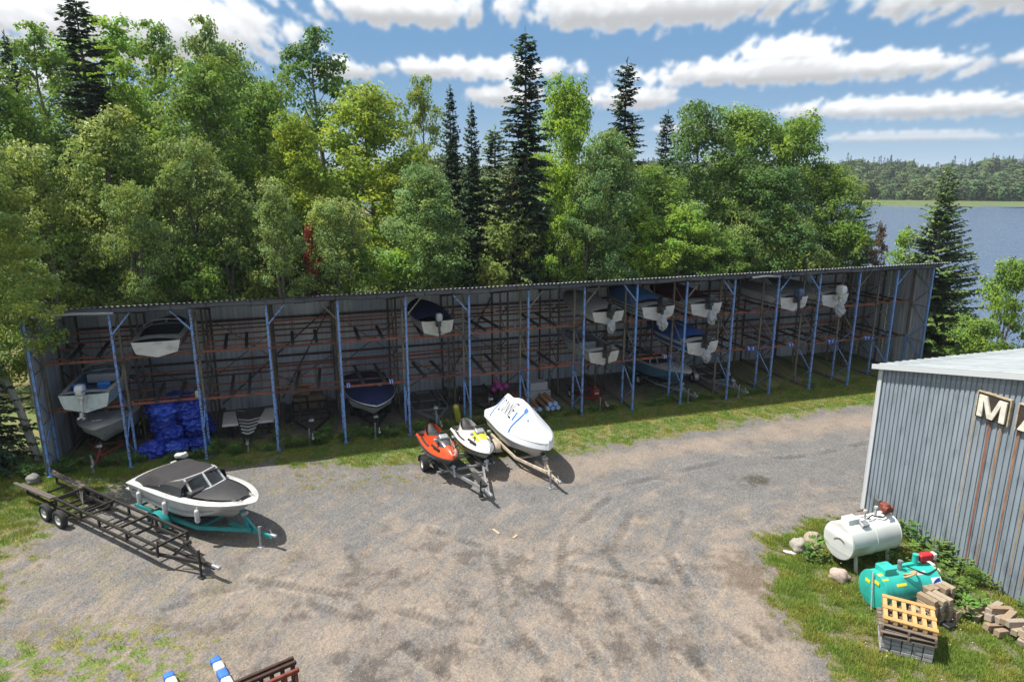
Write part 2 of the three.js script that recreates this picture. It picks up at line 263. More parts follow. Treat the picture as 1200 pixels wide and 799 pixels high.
    const oil = Math.abs(x - 8.95) > 1.5 || Math.abs(z + 22.9) > 1.5 ? 0 : sm(1.0, 0.35, Math.hypot((x - 8.95) / 0.6, (z + 22.9) / 0.55) + 0.35 * fbm(x * 2.4, z * 2.4, 3)); c = c.map((k, n) => lerp(k, [0.055, 0.048, 0.035][n], 0.95 * oil));
    const mud = Math.abs(x - 6.6) > 2.5 || Math.abs(z + 16.9) > 3 ? 0 : sm(1.0, 0.3, Math.hypot((x - 6.6) / 1.0, (z + 16.9) / 1.6) + 0.55 * fbm(x * 1.6, z * 1.6, 4)); c = c.map((k, n) => lerp(k, [0.115, 0.085, 0.06][n] * grain, 0.75 * mud));
    const o = (j * W + i) * 4; for (let k = 0; k < 3; k++) d[o + k] = enc(c[k]); d[o + 3] = 255;
  }
  const map = new THREE.DataTexture(d, W, Hh); map.colorSpace = THREE.SRGBColorSpace; map.magFilter = map.minFilter = THREE.LinearFilter; map.wrapS = map.wrapT = THREE.ClampToEdgeWrapping; map.needsUpdate = true;
  const bump = tex(1024, 1024, (a, b) => grit(a, b, 40, 4)); bump.channel = 1;
  const m = mesh('ground', g, new THREE.MeshStandardMaterial({ map, roughness: 0.95, bumpMap: bump, bumpScale: 0.05 }));
  tag(m, 'gravel and sand yard with grassy margins', 'ground', null, 'structure');
}
// ---------------------------------------------------------------- lake and the far shore
{
  const wave = tex(1024, 1024, (u, v) => grit(u, v, 24, 5));
  const g = new THREE.PlaneGeometry(2400, 2400).rotateX(-Math.PI / 2); for (let i = 0; i < 4; i++) g.attributes.uv.setXY(i, g.attributes.uv.getX(i) * 70, g.attributes.uv.getY(i) * 110);
  const lake = mesh('lake', g, phys([0.09, 0.14, 0.23], 0.12, { bumpMap: wave, bumpScale: 0.5, ior: 1.33 })); lake.position.set(400, LAKE, -700);
  tag(lake, 'rippled blue lake beyond the shed', 'lake', null, 'structure');
  // hills across the water: azimuth a in degrees from straight ahead, r metres out
  const shore = (a) => 388 + 10 * n2(a * 0.12, 4) + (a > 30 ? 26 * sm(30, 44, a) : 0), rise = (a, r) => { const d = r - shore(a); return LAKE - 0.8 + sm(-6, 16, d) * 1.4 + sm(20, 230, d) * (7 + 5 * n2(a * 0.09, 1.3) + 2.5 * n2(a * 0.3, 6) + 4 * sm(34, 40, a)) + sm(150, 500, d) * 4; };
  const hill = grid(90, 26, (i, j) => { const a = lerp(-75, 80, i), r = lerp(355, 1100, Math.pow(j, 1.7)), t = a * rad; return [Math.sin(t) * r, rise(a, r), -Math.cos(t) * r]; });
  hill.setIndex(Array.from(hill.index.array)); hill.computeVertexNormals();
  tag(mesh('hills', hill, std([0.06, 0.075, 0.03], 1)), 'low wooded hills on the far shore', 'hills', null, 'structure');
  const marshTex = tex(256, 256, (u, v) => { const a = ring(u, v, 2, 4); return [0.8 + 0.5 * a, 0.85 + 0.35 * a, 0.8 + 0.3 * a]; });
  const marsh = grid(70, 8, (i, j) => { const a = lerp(-70, 76, i), w = 34 + 16 * n2(a * 0.35, 8) + 8 * n2(a * 1.4, 3) + (a > 30 ? 26 : 8), r = shore(a) + 6 - j * w, t = a * rad; return [Math.sin(t) * r, LAKE + 0.5 - 0.62 * sm(0.6, 1.1, j + 0.5 * n2(a * 1.1, j * 3)), -Math.cos(t) * r]; }, (u, v, p) => [p[0] / 30, p[2] / 12]);
  tag(mesh('marsh_grass', marsh, std([0.115, 0.145, 0.045], 1, 0, { map: marshTex })), 'strip of yellow-green marsh grass along the far shore', 'marsh', null, 'stuff');
  far.rise = rise; far.shore = shore;
}
scene.fog = new THREE.FogExp2(new THREE.Color(0.78, 0.87, 1), 0.0002);   // thin summer haze over the lake
// ---------------------------------------------------------------- the boat shed: steel racks under a lean-to roof
const POSTS = [0, 2.675, 5.335, 7.99, 10.64, 13.31, 15.96, 18.59, 21.2, 23.78, 26.34, 28.92, 31.4, 33.85, 36.29, 38.72, 41.1];
const DEPTH = 5.9, FRONT_H = 6.12, SLOPE = 0.2, LOW = 2.2, HIGH = 4.1;
const roofY = (v) => FRONT_H + 0.16 - SLOPE * (v + 0.35);
// a ribbed sheet: w wide along x, heights by top(x), ribs running up y, standing out along +z
function ribbed(w, top, pitch, prof, bottom = () => 0) {
  const pts = []; for (let k = 0; k * pitch < w - 1e-6; k++) for (const [a, d] of prof) if (k * pitch + a * pitch <= w) pts.push([k * pitch + a * pitch, d]);
  pts.push([w, prof[0][1]]);
  return crease(grid(pts.length - 1, 1, (i, j) => { const [x, d] = pts[Math.round(i * (pts.length - 1))]; return [x, j ? top(x) : bottom(x), d]; }, (i, j, p) => [p[0], p[1]]), 0.5);
}
const SINE = [[0, 0], [0.17, 0.006], [0.34, 0.011], [0.5, 0.013], [0.66, 0.011], [0.83, 0.006]];
{
  const shed = thing('boat_shed', 'long open-fronted steel boat shed with blue posts and red rack beams', 'shed', S(0, 0), TH);
  // inside the group x = u, z = -v
  const sheet = [[0.56, 0.6, 0.65], [0.7, 0.74, 0.77], [0.46, 0.51, 0.58], [0.6, 0.63, 0.66]].map((c, k) => { const m = rep(sheetTex, 0.45, 0.16); m.offset.set(k * 0.27, k * 0.13); return std(c, 0.5, 0.3, { map: m, side: THREE.DoubleSide }); });
  const roofM = [[0.42, 0.43, 0.44], [0.47, 0.48, 0.48]].map((c) => std(c, 0.5, 0.4, { map: rep(streakTex, 0.5, 0.1) }));
  const r = rng(31), SW = 0.9, PW = 0.076;
  const backTop = roofY(DEPTH) - 0.06, geoBack = ribbed(SW + 0.03, () => backTop - 0.05, PW, SINE, () => -0.3);
  for (let k = 0; k * SW < 41.1 - 0.2; k++) { const m = mesh('wall_panel', geoBack, sheet[Math.floor(r() * 4)], shed); m.position.set(k * SW - 0.05, 0.05 + 0.02 * r(), -DEPTH - 0.02 + (k % 2) * 0.016); m.rotation.z = (r() - 0.5) * 0.008; m.rotation.x = (r() - 0.5) * 0.006; }
  const roofLen = (DEPTH + 0.75) * Math.hypot(1, SLOPE), geoRoof = ribbed(SW + 0.03, () => roofLen, PW * 2.4, SINE.map(([a, d]) => [a, d * 3.4]));
  for (let k = 0; k * SW < 41.6; k++) { const m = mesh('roof_panel', geoRoof, roofM[Math.floor(r() * 2)], shed); m.position.set(k * SW - 0.35, roofY(-0.3) + (k % 2) * 0.005, 0.3 + 0.03 * r()); m.rotation.x = -Math.PI / 2 - Math.atan(SLOPE); }
  for (const [u, s] of [[-0.09, 1], [41.19, -1]]) for (let k = 0; k * SW < DEPTH - 0.05; k++) {   // end walls
    const m = mesh('wall_panel', ribbed(Math.min(SW, DEPTH - k * SW), (x) => roofY(k * SW + x) - 0.13, PW * 2.2, SINE.map(([a, d]) => [a, d * 1.6]), () => -0.25), sheet[Math.floor(r() * 4)], shed);
    m.rotation.y = Math.PI / 2; m.position.set(u + (k % 2) * 0.012 * s, 0.06, -k * SW);
  }
  const diag = (g, a, b, w = 0.035) => g.push(bar(a, b, w));
  POSTS.forEach((u, i) => {
    const end = i === 0 ? 0.03 : i === POSTS.length - 1 ? -0.03 : 0, x = u + end;
    mesh('front_post', bx(0.078, FRONT_H - 0.04, 0.08, x, (FRONT_H - 0.04) / 2, 0), mt.bluePost, shed);
    mesh('foot_plate', bx(0.17, 0.012, 0.17, x, 0.066, 0), mt.bluePost, shed);
    const split = 1.9 + 0.5 * r();
    mesh('post', bx(0.08, split, 0.075, x, split / 2, -1.1), r() < 0.75 ? mt.bluePost : mt.oldPost, shed);
    mesh('post', bx(0.08, roofY(1.1) - 0.16 - split, 0.07, x, (roofY(1.1) - 0.16 + split) / 2, -1.1), mt.oldPost, shed);
    for (const v of [3.0, 4.2, 5.7]) mesh('post', bx(0.08, roofY(v) - 0.14, 0.07, x, (roofY(v) - 0.14) / 2, -v), v === 4.2 ? mt.oldPost : mt.darkPost, shed);
    const hs = [0.2, 1.05, 2.0, 2.95, 3.9, 4.85, 5.65];
    for (let k = 0; k < hs.length - 1; k++) {                     // lacing of the front upright
      const [a, b] = k % 2 ? [-1.06, -0.04] : [-0.04, -1.06];
      mesh('lacing_bar', bar([x, hs[k], b], [x, hs[k + 1], a], 0.035), hs[k] < 2.2 ? mt.bluePost : mt.oldPost, shed);
      if (k % 2 === 0) mesh('lacing_bar', bar([x, hs[k], -0.04], [x, hs[k], -1.06], 0.032), mt.oldPost, shed);
      mesh('lacing_bar', bar([x, hs[k] * 0.83, k % 2 ? -4.16 : -3.04], [x, hs[k + 1] * 0.83, k % 2 ? -3.04 : -4.16], 0.03), mt.darkPost, shed);
    }
    mesh('rafter', bar([x, roofY(-0.3) - 0.15, 0.3], [x, roofY(DEPTH) - 0.12, -DEPTH], 0.06, 0.13), mt.darkPost, shed);
    mesh('skid', bx(0.16, 0.14, DEPTH - 0.2 + 0.25 * r(), x + 0.14, 0.06, -DEPTH / 2 - 0.1), mt.skid, shed);
    if (i > 0 && i < POSTS.length - 1) {                          // knee braces up to the header, to one side or the other
      const s = [1, 1, -1, 1, -1, 1, -1, 1, 1, -1, 1, -1, 1, -1, 1, 1][i] ?? 1;
      mesh('knee_brace', bar([x + s * 0.04, 5.25, 0.02], [x + s * 0.68, FRONT_H - 0.12, 0.02], 0.05), [mt.bluePost, mt.oldPost, mt.skid][Math.floor(r() * 2.6)], shed);
    }
  });
  const beamVs = [1.16, 1.85, 3.06, 3.7, 4.26, 5.2];
  const rags = [];
  for (let i = 0; i < POSTS.length - 1; i++) {
    const a = POSTS[i] + 0.05, b = POSTS[i + 1] - 0.05, c = (a + b) / 2;
    for (const h of [LOW, HIGH]) for (const v of beamVs) {
      const dy = (r() - 0.5) * 0.09 + (v > 3.5 && v < 4 ? 0.5 : 0);
      mesh('rack_beam', bar([a, h - 0.06 + dy, -v], [b, h - 0.06 + (r() - 0.5) * 0.04 + dy, -v], 0.045, v < 1.2 ? 0.095 : 0.07), r() < (v < 1.2 ? 0.85 : 0.55) ? mt.beamRed : mt.beamBrown, shed);
    }
    mesh('wall_girt', bar([a, LOW + 0.25, -5.78], [b, LOW + 0.25, -5.78], 0.05, 0.1), mt.beamBrown, shed);
    mesh('wall_girt', bar([a, HIGH + 0.2, -5.78], [b, HIGH + 0.2, -5.78], 0.05, 0.1), mt.beamBrown, shed);
    for (const h of [LOW, HIGH]) {
      const w = 0.33 + 0.16 * r(), sk = (r() - 0.5) * 0.35, len = (h === LOW ? 2.5 : 2.3) + 0.6 * r();
      for (const s of [-1, 1]) mesh('bunk_board', bar([c + s * w - sk * 0.3, h + 0.035, -0.98], [c + s * w + sk, h + 0.035, -0.98 - len], 0.13, 0.07), mt.bunk, shed);
    }
    { const f = i % 2 ? [0.5, 2.0] : [2.1, 4.0], k = i % 3 ? 1 : -1; mesh('rack_brace', bar([k > 0 ? a : b, f[0], -4.15], [k > 0 ? b : a, f[1], -4.15], 0.035), mt.darkPost, shed); mesh('rack_brace', bar([k > 0 ? b : a, f[0] + 0.3, -5.6], [k > 0 ? a : b, f[1] + 0.4, -5.6], 0.035), mt.oldPost, shed); }
    if ([2, 3, 6, 9, 12].includes(i)) mesh('wall_brace', bar([a + 0.1, 0.4, -5.66], [b + (i === 2 ? 2.6 : 0), 4.7, -5.66], 0.06), mt.darkPost, shed);
    mesh('header_beam', bar([POSTS[i] - (i ? 0.0 : 0.3), FRONT_H + 0.0, 0.06], [POSTS[i + 1] - 0.004 + (i === 15 ? 0.3 : 0), FRONT_H, 0.06], 0.07, 0.17), mt.darkPost, shed);
  }
  // the rolled tarpaulins under the eave
  const tarp = [std([0.055, 0.062, 0.075], 0.6, 0, { map: G1 }), std([0.085, 0.09, 0.1], 0.6, 0, { map: G1 })], greyTarp = std([0.26, 0.27, 0.28], 0.6, 0, { map: G1 });
  for (let k = 0; k < 9; k++) {
    const a = -0.3 + k * 4.66, b = Math.min(a + 4.7, 41.4), pts = [];
    for (let j = 0; j <= 12; j++) { const t = j / 12; pts.push([lerp(a, b, t), FRONT_H + 0.02 - 0.03 * Math.sin(t * 9 + k) - 0.03 * r(), 0.17 + 0.02 * r()]); }
    mesh('rolled_tarp', [tube(pts, 0.085, 8, 40), tube(pts.map(([x, y, z]) => [x + 0.02, y + 0.09, z + 0.02]), 0.05, 6, 30)], tarp[k % 2], shed);
    for (const t of [0.1, 0.37, 0.63, 0.9]) { const q = pts[Math.round(t * 12)]; mesh('tarp_strap', new THREE.TorusGeometry(0.105, 0.014, 5, 14).rotateY(Math.PI / 2).translate(q[0], q[1] + 0.02, q[2]), mt.black, shed); }
  }
  for (const [a, b] of [[0.4, 2.9], [29.6, 31.2]]) mesh('rolled_tarp', tube([[a, FRONT_H - 0.06, 0.3], [(a + b) / 2, FRONT_H - 0.02, 0.31], [b, FRONT_H - 0.07, 0.3]], 0.055, 8), greyTarp, shed);
  // flagging wrapped on the lower beams
  const flagB = std([0.03, 0.1, 0.6], 0.7), flagW = std([0.7, 0.72, 0.75], 0.7);
  for (const [u, w] of [[28.25, 0.9], [31.0, 0.5], [33.45, 0.35], [36.0, 0.45], [38.4, 0.4], [10.95, 0.16], [12.75, 0.2], [26.05, 0.2]]) {
    const f = mesh('flagging', rbx(w, 0.17, 0.14, 0.05, u, LOW - 0.05, -1.16, 0.1, 0, 0.05), flagB, shed);
    for (let k = 0; k < 2; k++) mesh('white_band', rbx(w * 0.16, 0.185, 0.155, 0.04, u - w * 0.3 + k * w * 0.5, LOW - 0.05, -1.16, 0.1, 0.2, 0.05), flagW, f);
  }
}
// ---------------------------------------------------------------- metal building on the right
const GU = 26.58, GV = -11.06;                                    // near corner of its gable wall, in the shed's frame
{
  const b = thing('metal_building', 'pale grey ribbed metal building with gable wall and light metal roof', 'building', S(GU, GV), TH);
  // inside: x = u (into the building), z = distance along the gable towards the camera
  const RIDGE = 8.4, EAVE = 5.0, SL = 0.215, top = (s) => EAVE + SL * (s < RIDGE ? s : 2 * RIDGE - s), LEN = 17;
  const wallM = [[0.285, 0.335, 0.39], [0.275, 0.325, 0.38], [0.3, 0.35, 0.4]].map((c) => std(c, 0.5, 0.1, { map: rep(grimeTex, 0.5, 0.12) }));
  const PROF = [[0, 0.03], [0.62, 0.03], [0.66, 0], [0.94, 0], [0.98, 0.03]], SW = 0.912, r = rng(8);
  for (let k = 0; k * SW < 2 * RIDGE - 0.1; k++) {
    const s0 = k * SW, w = Math.min(SW, 2 * RIDGE - s0), m = mesh('wall_panel', ribbed(w, (x) => top(s0 + x) - 0.03, 0.152, PROF), wallM[Math.floor(r() * 3)], b);
    m.rotation.y = -Math.PI / 2; m.position.set(-(k % 2) * 0.003, 0.04, s0);
  }
  for (let k = 0; k * SW < LEN; k++) { const m = mesh('wall_panel', ribbed(SW, () => EAVE - 0.05, 0.152, PROF), wallM[Math.floor(r() * 3)], b); m.rotation.y = Math.PI; m.position.set(k * SW + SW + 0.035, 0.04, -(k % 2) * 0.003); }
  mesh('far_wall', bx(LEN, EAVE - 0.1, 0.06, LEN / 2, EAVE / 2, 2 * RIDGE - 0.2), wallM[0], b);
  mesh('end_wall', bx(0.06, EAVE - 0.1, 2 * RIDGE - 0.6, LEN, EAVE / 2, RIDGE), wallM[1], b);
  mesh('foundation', bx(LEN - 0.2, 0.34, 2 * RIDGE - 0.3, LEN / 2 + 0.02, 0.0, RIDGE), std([0.3, 0.29, 0.27], 0.9, 0, { map: G1 }), b);
  const roofM = [[0.38, 0.415, 0.43], [0.4, 0.435, 0.45]].map((c) => std(c, 0.5, 0.15, { map: rep(grimeTex, 0.3, 0.1) })), RL = (RIDGE + 0.16) * Math.hypot(1, SL);
  const RP = [[0, 0.022], [0.06, 0.022], [0.1, 0], [0.9, 0], [0.94, 0.022]], geo = ribbed(SW + 0.02, () => RL, 0.3, RP);
  for (let k = 0; k * SW < LEN; k++) for (const s of [1, -1]) {
    const m = mesh('roof_panel', geo, roofM[Math.floor(r() * 2)], b), x = k * SW - 0.22;
    if (s > 0) { m.rotation.set(Math.PI / 2 - Math.atan(SL), 0, 0); m.position.set(x, EAVE - SL * 0.16 + 0.06 + (k % 2) * 0.004, -0.16); m.rotation.order = 'XYZ'; m.scale.z = -1; }
    else { m.rotation.set(-Math.PI / 2 + Math.atan(SL), 0, 0); m.position.set(x, EAVE - SL * 0.16 + 0.06 + (k % 2) * 0.004, 2 * RIDGE + 0.16); }
  }
  mesh('ridge_cap', [bar([-0.24, top(RIDGE) + 0.1, RIDGE - 0.1], [LEN, top(RIDGE) + 0.1, RIDGE - 0.1], 0.3, 0.02)], roofM[0], b);
  const trim = std([0.55, 0.58, 0.6], 0.5, 0.1);
  mesh('rake_trim', bar([-0.235, EAVE - 0.035, -0.16], [-0.235, top(RIDGE) + 0.0, RIDGE], 0.03, 0.15), trim, b);
  mesh('rake_trim', bar([-0.235, EAVE - 0.035, 2 * RIDGE + 0.16], [-0.235, top(RIDGE) + 0.0, RIDGE], 0.03, 0.15), trim, b);
  mesh('eave_trim', bar([-0.22, EAVE - 0.06, -0.175], [LEN, EAVE - 0.06, -0.175], 0.03, 0.12), trim, b);
  mesh('corner_trim', [bx(0.03, EAVE - 0.1, 0.12, -0.05, EAVE / 2, 0.045), bx(0.12, EAVE - 0.1, 0.03, 0.015, EAVE / 2, -0.055)], trim, b);
  mesh('wall_box', rbx(0.1, 0.24, 0.2, 0.02, -0.085, 0.6, 0.62), std([0.1, 0.1, 0.1], 0.6), b);
  // rust that has run down from the signs
  const rust = [[0.3, 0.14, 0.1], [0.36, 0.26, 0.17], [0.4, 0.36, 0.29], [0.31, 0.17, 0.11], [0.37, 0.3, 0.21]].map((c) => std(c, 0.85, 0, { map: rep(rustTex, 0.9, 0.25) }));
  const streak = (s, w, y0, y1, k) => { const c = Math.floor(s / 0.152) * 0.152 + 0.047; mesh('rust_streak', grid(1, 24, (i, j) => [-0.037, lerp(y0, y1, j), c + (i - 0.5) * w * (1 - 0.5 * j) * (1 + 0.18 * n2(j * 9, s * 3))], (i, j, p) => [p[2], p[1]]), rust[k], b); };
  for (const [s, w, y0, y1, k] of [[3.34, 0.05, 4.5, 1.2, 2], [3.72, 0.085, 4.5, 0.3, 0], [4.03, 0.07, 4.52, 0.1, 1], [4.5, 0.08, 4.6, 0.15, 3], [4.9, 0.07, 4.6, 0.6, 4], [5.2, 0.06, 4.6, 0.4, 1]]) streak(s, w, y0, y1, k);
  // sign boards with one raised letter each
  const font = await new FontLoader().loadAsync('fonts/droid/droid_sans_bold.typeface.json');
  const boardM = std([0.05, 0.04, 0.03], 0.75, 0, { map: rep(rustTex, 1.2) }), edgeM = std([0.5, 0.45, 0.33], 0.7, 0, { map: rep(rustTex, 1) }), letM = std([0.78, 0.75, 0.66], 0.55, 0, { map: G1 });
  [['M', 3.31, 'square sign board with a cream letter M above rust streaks'], ['A', 4.42, 'rust-stained square sign board with the next letter beside the M board']].forEach(([ch, s0, label], n) => {
    const sg = thing('letter_sign', label, 'sign', S(GU, GV), TH);
    const w = 0.88, y0 = 4.52, h = 0.7, zc = s0 + w / 2, tilt = SL * 0.0;
    mesh('board', bx(0.06, h, w, -0.075, y0 + h / 2, zc), boardM, sg);
    mesh('rim', [bx(0.09, 0.035, w + 0.04, -0.08, y0 + h + 0.015, zc), bx(0.09, h, 0.03, -0.08, y0 + h / 2, s0 - 0.012), bx(0.09, h, 0.03, -0.08, y0 + h / 2, s0 + w + 0.012)], edgeM, sg);
    const g = new TextGeometry(ch, { font, size: 0.6, depth: 0.05, curveSegments: 4, bevelEnabled: false }); g.computeBoundingBox(); const bb = g.boundingBox;
    g.translate(-(bb.min.x + bb.max.x) / 2, -(bb.min.y + bb.max.y) / 2, 0); g.scale(0.76 / (bb.max.x - bb.min.x), 0.58 / (bb.max.y - bb.min.y), 1); g.rotateY(-Math.PI / 2); g.translate(-0.108, y0 + h / 2 - 0.01, zc);
    mesh('letter', g, letM, sg);
  });
}
// ---------------------------------------------------------------- trees
// the point that pixel (px, py) of the photograph's 1200 x 799 shows at D metres north of the camera
const at = (px, py, D) => { const dx = (px - 600) / 800, dy = -(py - 399.5) / 800, c = Math.cos(PITCH), s = Math.sin(PITCH), t = D / (c + dy * s); return [dx * t, EYE + (dy * c - s) * t, -D]; };
class Leaves {
  constructor() { this.p = []; this.c = []; this.i = []; this.n = []; }
  // a pointed leaf at o: a along, b across, length l, width w, tint k
  add(o, a, b, l, w, k, fold = 0.15, nm = null) {
    const n = this.p.length / 3, [cr, cg, cb] = k, nx = a[1] * b[2] - a[2] * b[1], ny = a[2] * b[0] - a[0] * b[2], nz = a[0] * b[1] - a[1] * b[0], f = fold * w;
    this.p.push(o[0], o[1], o[2]);
    for (const s of [-1, 1]) this.p.push(o[0] + a[0] * l * 0.45 + b[0] * w * 0.5 * s + nx * f, o[1] + a[1] * l * 0.45 + b[1] * w * 0.5 * s + ny * f, o[2] + a[2] * l * 0.45 + b[2] * w * 0.5 * s + nz * f);
    this.p.push(o[0] + a[0] * l, o[1] + a[1] * l, o[2] + a[2] * l);
    for (let j = 0; j < 4; j++) { this.c.push(cr, cg, cb); if (nm) this.n.push(nm[0], nm[1], nm[2]); }
    this.i.push(n, n + 1, n + 3, n, n + 3, n + 2);
  }
  geo() { const g = new THREE.BufferGeometry(); g.setAttribute('position', new THREE.Float32BufferAttribute(this.p, 3)); g.setAttribute('color', new THREE.Float32BufferAttribute(this.c, 3)); g.setIndex(this.i); if (this.n.length === this.p.length) g.setAttribute('normal', new THREE.Float32BufferAttribute(this.n, 3)); else g.computeVertexNormals(); return g; }
}
const unit = (x, y, z) => { const l = Math.hypot(x, y, z) || 1; return [x / l, y / l, z / l]; };
const cross = (a, b) => [a[1] * b[2] - a[2] * b[1], a[2] * b[0] - a[0] * b[2], a[0] * b[1] - a[1] * b[0]];
function branch(pts, r0, r1, seg = 5) {                           // a tapering limb
  const c = new THREE.CatmullRomCurve3(pts.map((p) => V(...p))), n = (pts.length - 1) * 2, g = new THREE.TubeGeometry(c, n, 1, seg, false), P = g.attributes.position;
  for (let i = 0; i <= n; i++) { const q = c.getPointAt(i / n), rr = lerp(r0, r1, i / n); for (let j = 0; j <= seg; j++) { const k = i * (seg + 1) + j; P.setXYZ(k, q.x + (P.getX(k) - q.x) * rr, q.y + (P.getY(k) - q.y) * rr, q.z + (P.getZ(k) - q.z) * rr); } }
  return plain(g);
}
// broad-leaved tree 1 metre tall per unit H
function broadleaf({ seed, H = 12, R = 3, base = 2, limbs = 26, leaf = 0.2, n = 15000, clump = 0.85, gaps = 0, shape = 0.85, droop = 0, stems = 1 }) {
  const r = rng(seed), wood = [], L = new Leaves(), cl = [];
  const env = (y) => { const t = clamp((y - base) / (H - base)); return R * Math.pow(Math.sin(Math.PI * (0.1 + 0.87 * Math.pow(t, shape))), 0.75); };
  for (let sN = 0; sN < stems; sN++) {
    const ox = stems > 1 ? (r() - 0.5) * R * 0.8 : 0, oz = stems > 1 ? (r() - 0.5) * R * 0.8 : 0, tr = [];
    for (let k = 0; k <= 6; k++) tr.push([ox * (0.3 + 0.7 * k / 6) + (k ? (r() - 0.5) * 0.05 * H * k / 6 : 0), -0.3 + (H * 0.95 + 0.3) * k / 6, oz * (0.3 + 0.7 * k / 6) + (k ? (r() - 0.5) * 0.05 * H * k / 6 : 0)]);
    wood.push(branch(tr, 0.017 * H + 0.02, 0.012, 7));
    const tp = (y) => { const f = clamp((y + 0.3) / (H * 0.95 + 0.3)) * 6, k = Math.min(5, Math.floor(f)); return [0, 1, 2].map((q) => lerp(tr[k][q], tr[k + 1][q], f - k)); };
    for (let k = 0; k < limbs / stems; k++) {
      const t = (k + r()) / (limbs / stems), y0 = base * 0.75 + (H * 0.9 - base * 0.75) * t, az = k * 2.4 + r() * 0.8, p0 = tp(y0), rise = lerp(0.25, 0.9, t) * (0.7 + 0.5 * r());
      const yT = Math.min(H * 0.985, y0 + env(y0) * rise), len = env(lerp(y0, yT, 0.8)) * (0.7 + 0.4 * r()), ca = Math.cos(az), sa = Math.sin(az);
      const p1 = [p0[0] + ca * len * 0.5, y0 + (yT - y0) * 0.42 + 0.1, p0[2] + sa * len * 0.5], p2 = [p0[0] + ca * len, yT - droop * len, p0[2] + sa * len];
      wood.push(branch([p0, p1, p2], 0.055 * H / 12 * (1.2 - t), 0.008, 4));
      const m = 3 + Math.floor(r() * 3);
      for (let j = 0; j < m; j++) {
        const f = 0.4 + 0.62 * (j + r() * 0.6) / m, b = f < 0.5 ? [0, 1, 2].map((q) => lerp(p0[q], p1[q], f * 2)) : [0, 1, 2].map((q) => lerp(p1[q], p2[q], f * 2 - 1));
        cl.push([b[0] + (r() - 0.5) * len * 0.45, b[1] + (r() - 0.35) * len * 0.3, b[2] + (r() - 0.5) * len * 0.45, clump * (0.6 + 0.7 * r())]);
      }
    }
    cl.push([...tp(H * 0.94), clump * 0.6], [...tp(H * 0.88), clump * 0.8]);
  }
  const keep = cl.filter(() => r() >= gaps), vol = keep.reduce((s, c) => s + c[3] * c[3], 0);
  for (const c of keep) {
    const m = Math.round(n * c[3] * c[3] / vol), hue = (r() - 0.5) * 0.44, br = 0.78 + 0.44 * r();
    const gl = Math.hypot(c[0], c[2]) || 1, gx = c[0] / gl, gz = c[2] / gl, sub = []; for (let q = 0; q < 7; q++) { const d = unit(r() - 0.5, r() - 0.4, r() - 0.5), e = 0.35 + 0.6 * r(); sub.push([c[0] + d[0] * c[3] * e * 1.1, c[1] + d[1] * c[3] * e * 0.75, c[2] + d[2] * c[3] * e * 1.1, c[3] * (0.28 + 0.3 * r())]); }
    for (let k = 0; k < m; k++) {
      const s = sub[Math.floor(r() * 7)], d = unit(r() - 0.5, r() - 0.5, r() - 0.5), q = Math.pow(r(), 0.45) * s[3], o = [s[0] + d[0] * q, s[1] + d[1] * q * 0.75, s[2] + d[2] * q];
      const nrm = unit(d[0] * 0.9 + (r() - 0.5) * 1.2, 0.55 + d[1] * 0.5 + (r() - 0.5) * 0.9, d[2] * 0.9 + (r() - 0.5) * 1.2), a0 = unit(r() - 0.5, -0.25 + (r() - 0.5) - droop, r() - 0.5), b = unit(...cross(nrm, a0)), a = cross(b, nrm);
      const f = br * (0.87 + 0.26 * r()), l = leaf * (0.7 + 0.6 * r());
      L.add(o, a, b, l, l * 0.72, [f * (1 + hue + 0.08 * (r() - 0.5)), f * (1 + hue * 0.35), f * (0.9 - hue + 0.08 * (r() - 0.5))], 0.15, unit(nrm[0] * 0.55 + d[0] * 0.3 + gx * 0.35, nrm[1] * 0.55 + d[1] * 0.25 + 0.45, nrm[2] * 0.55 + d[2] * 0.3 + gz * 0.35));
    }
  }
  return { wood: mergeGeometries(wood), leaves: L.geo(), H, R };
}
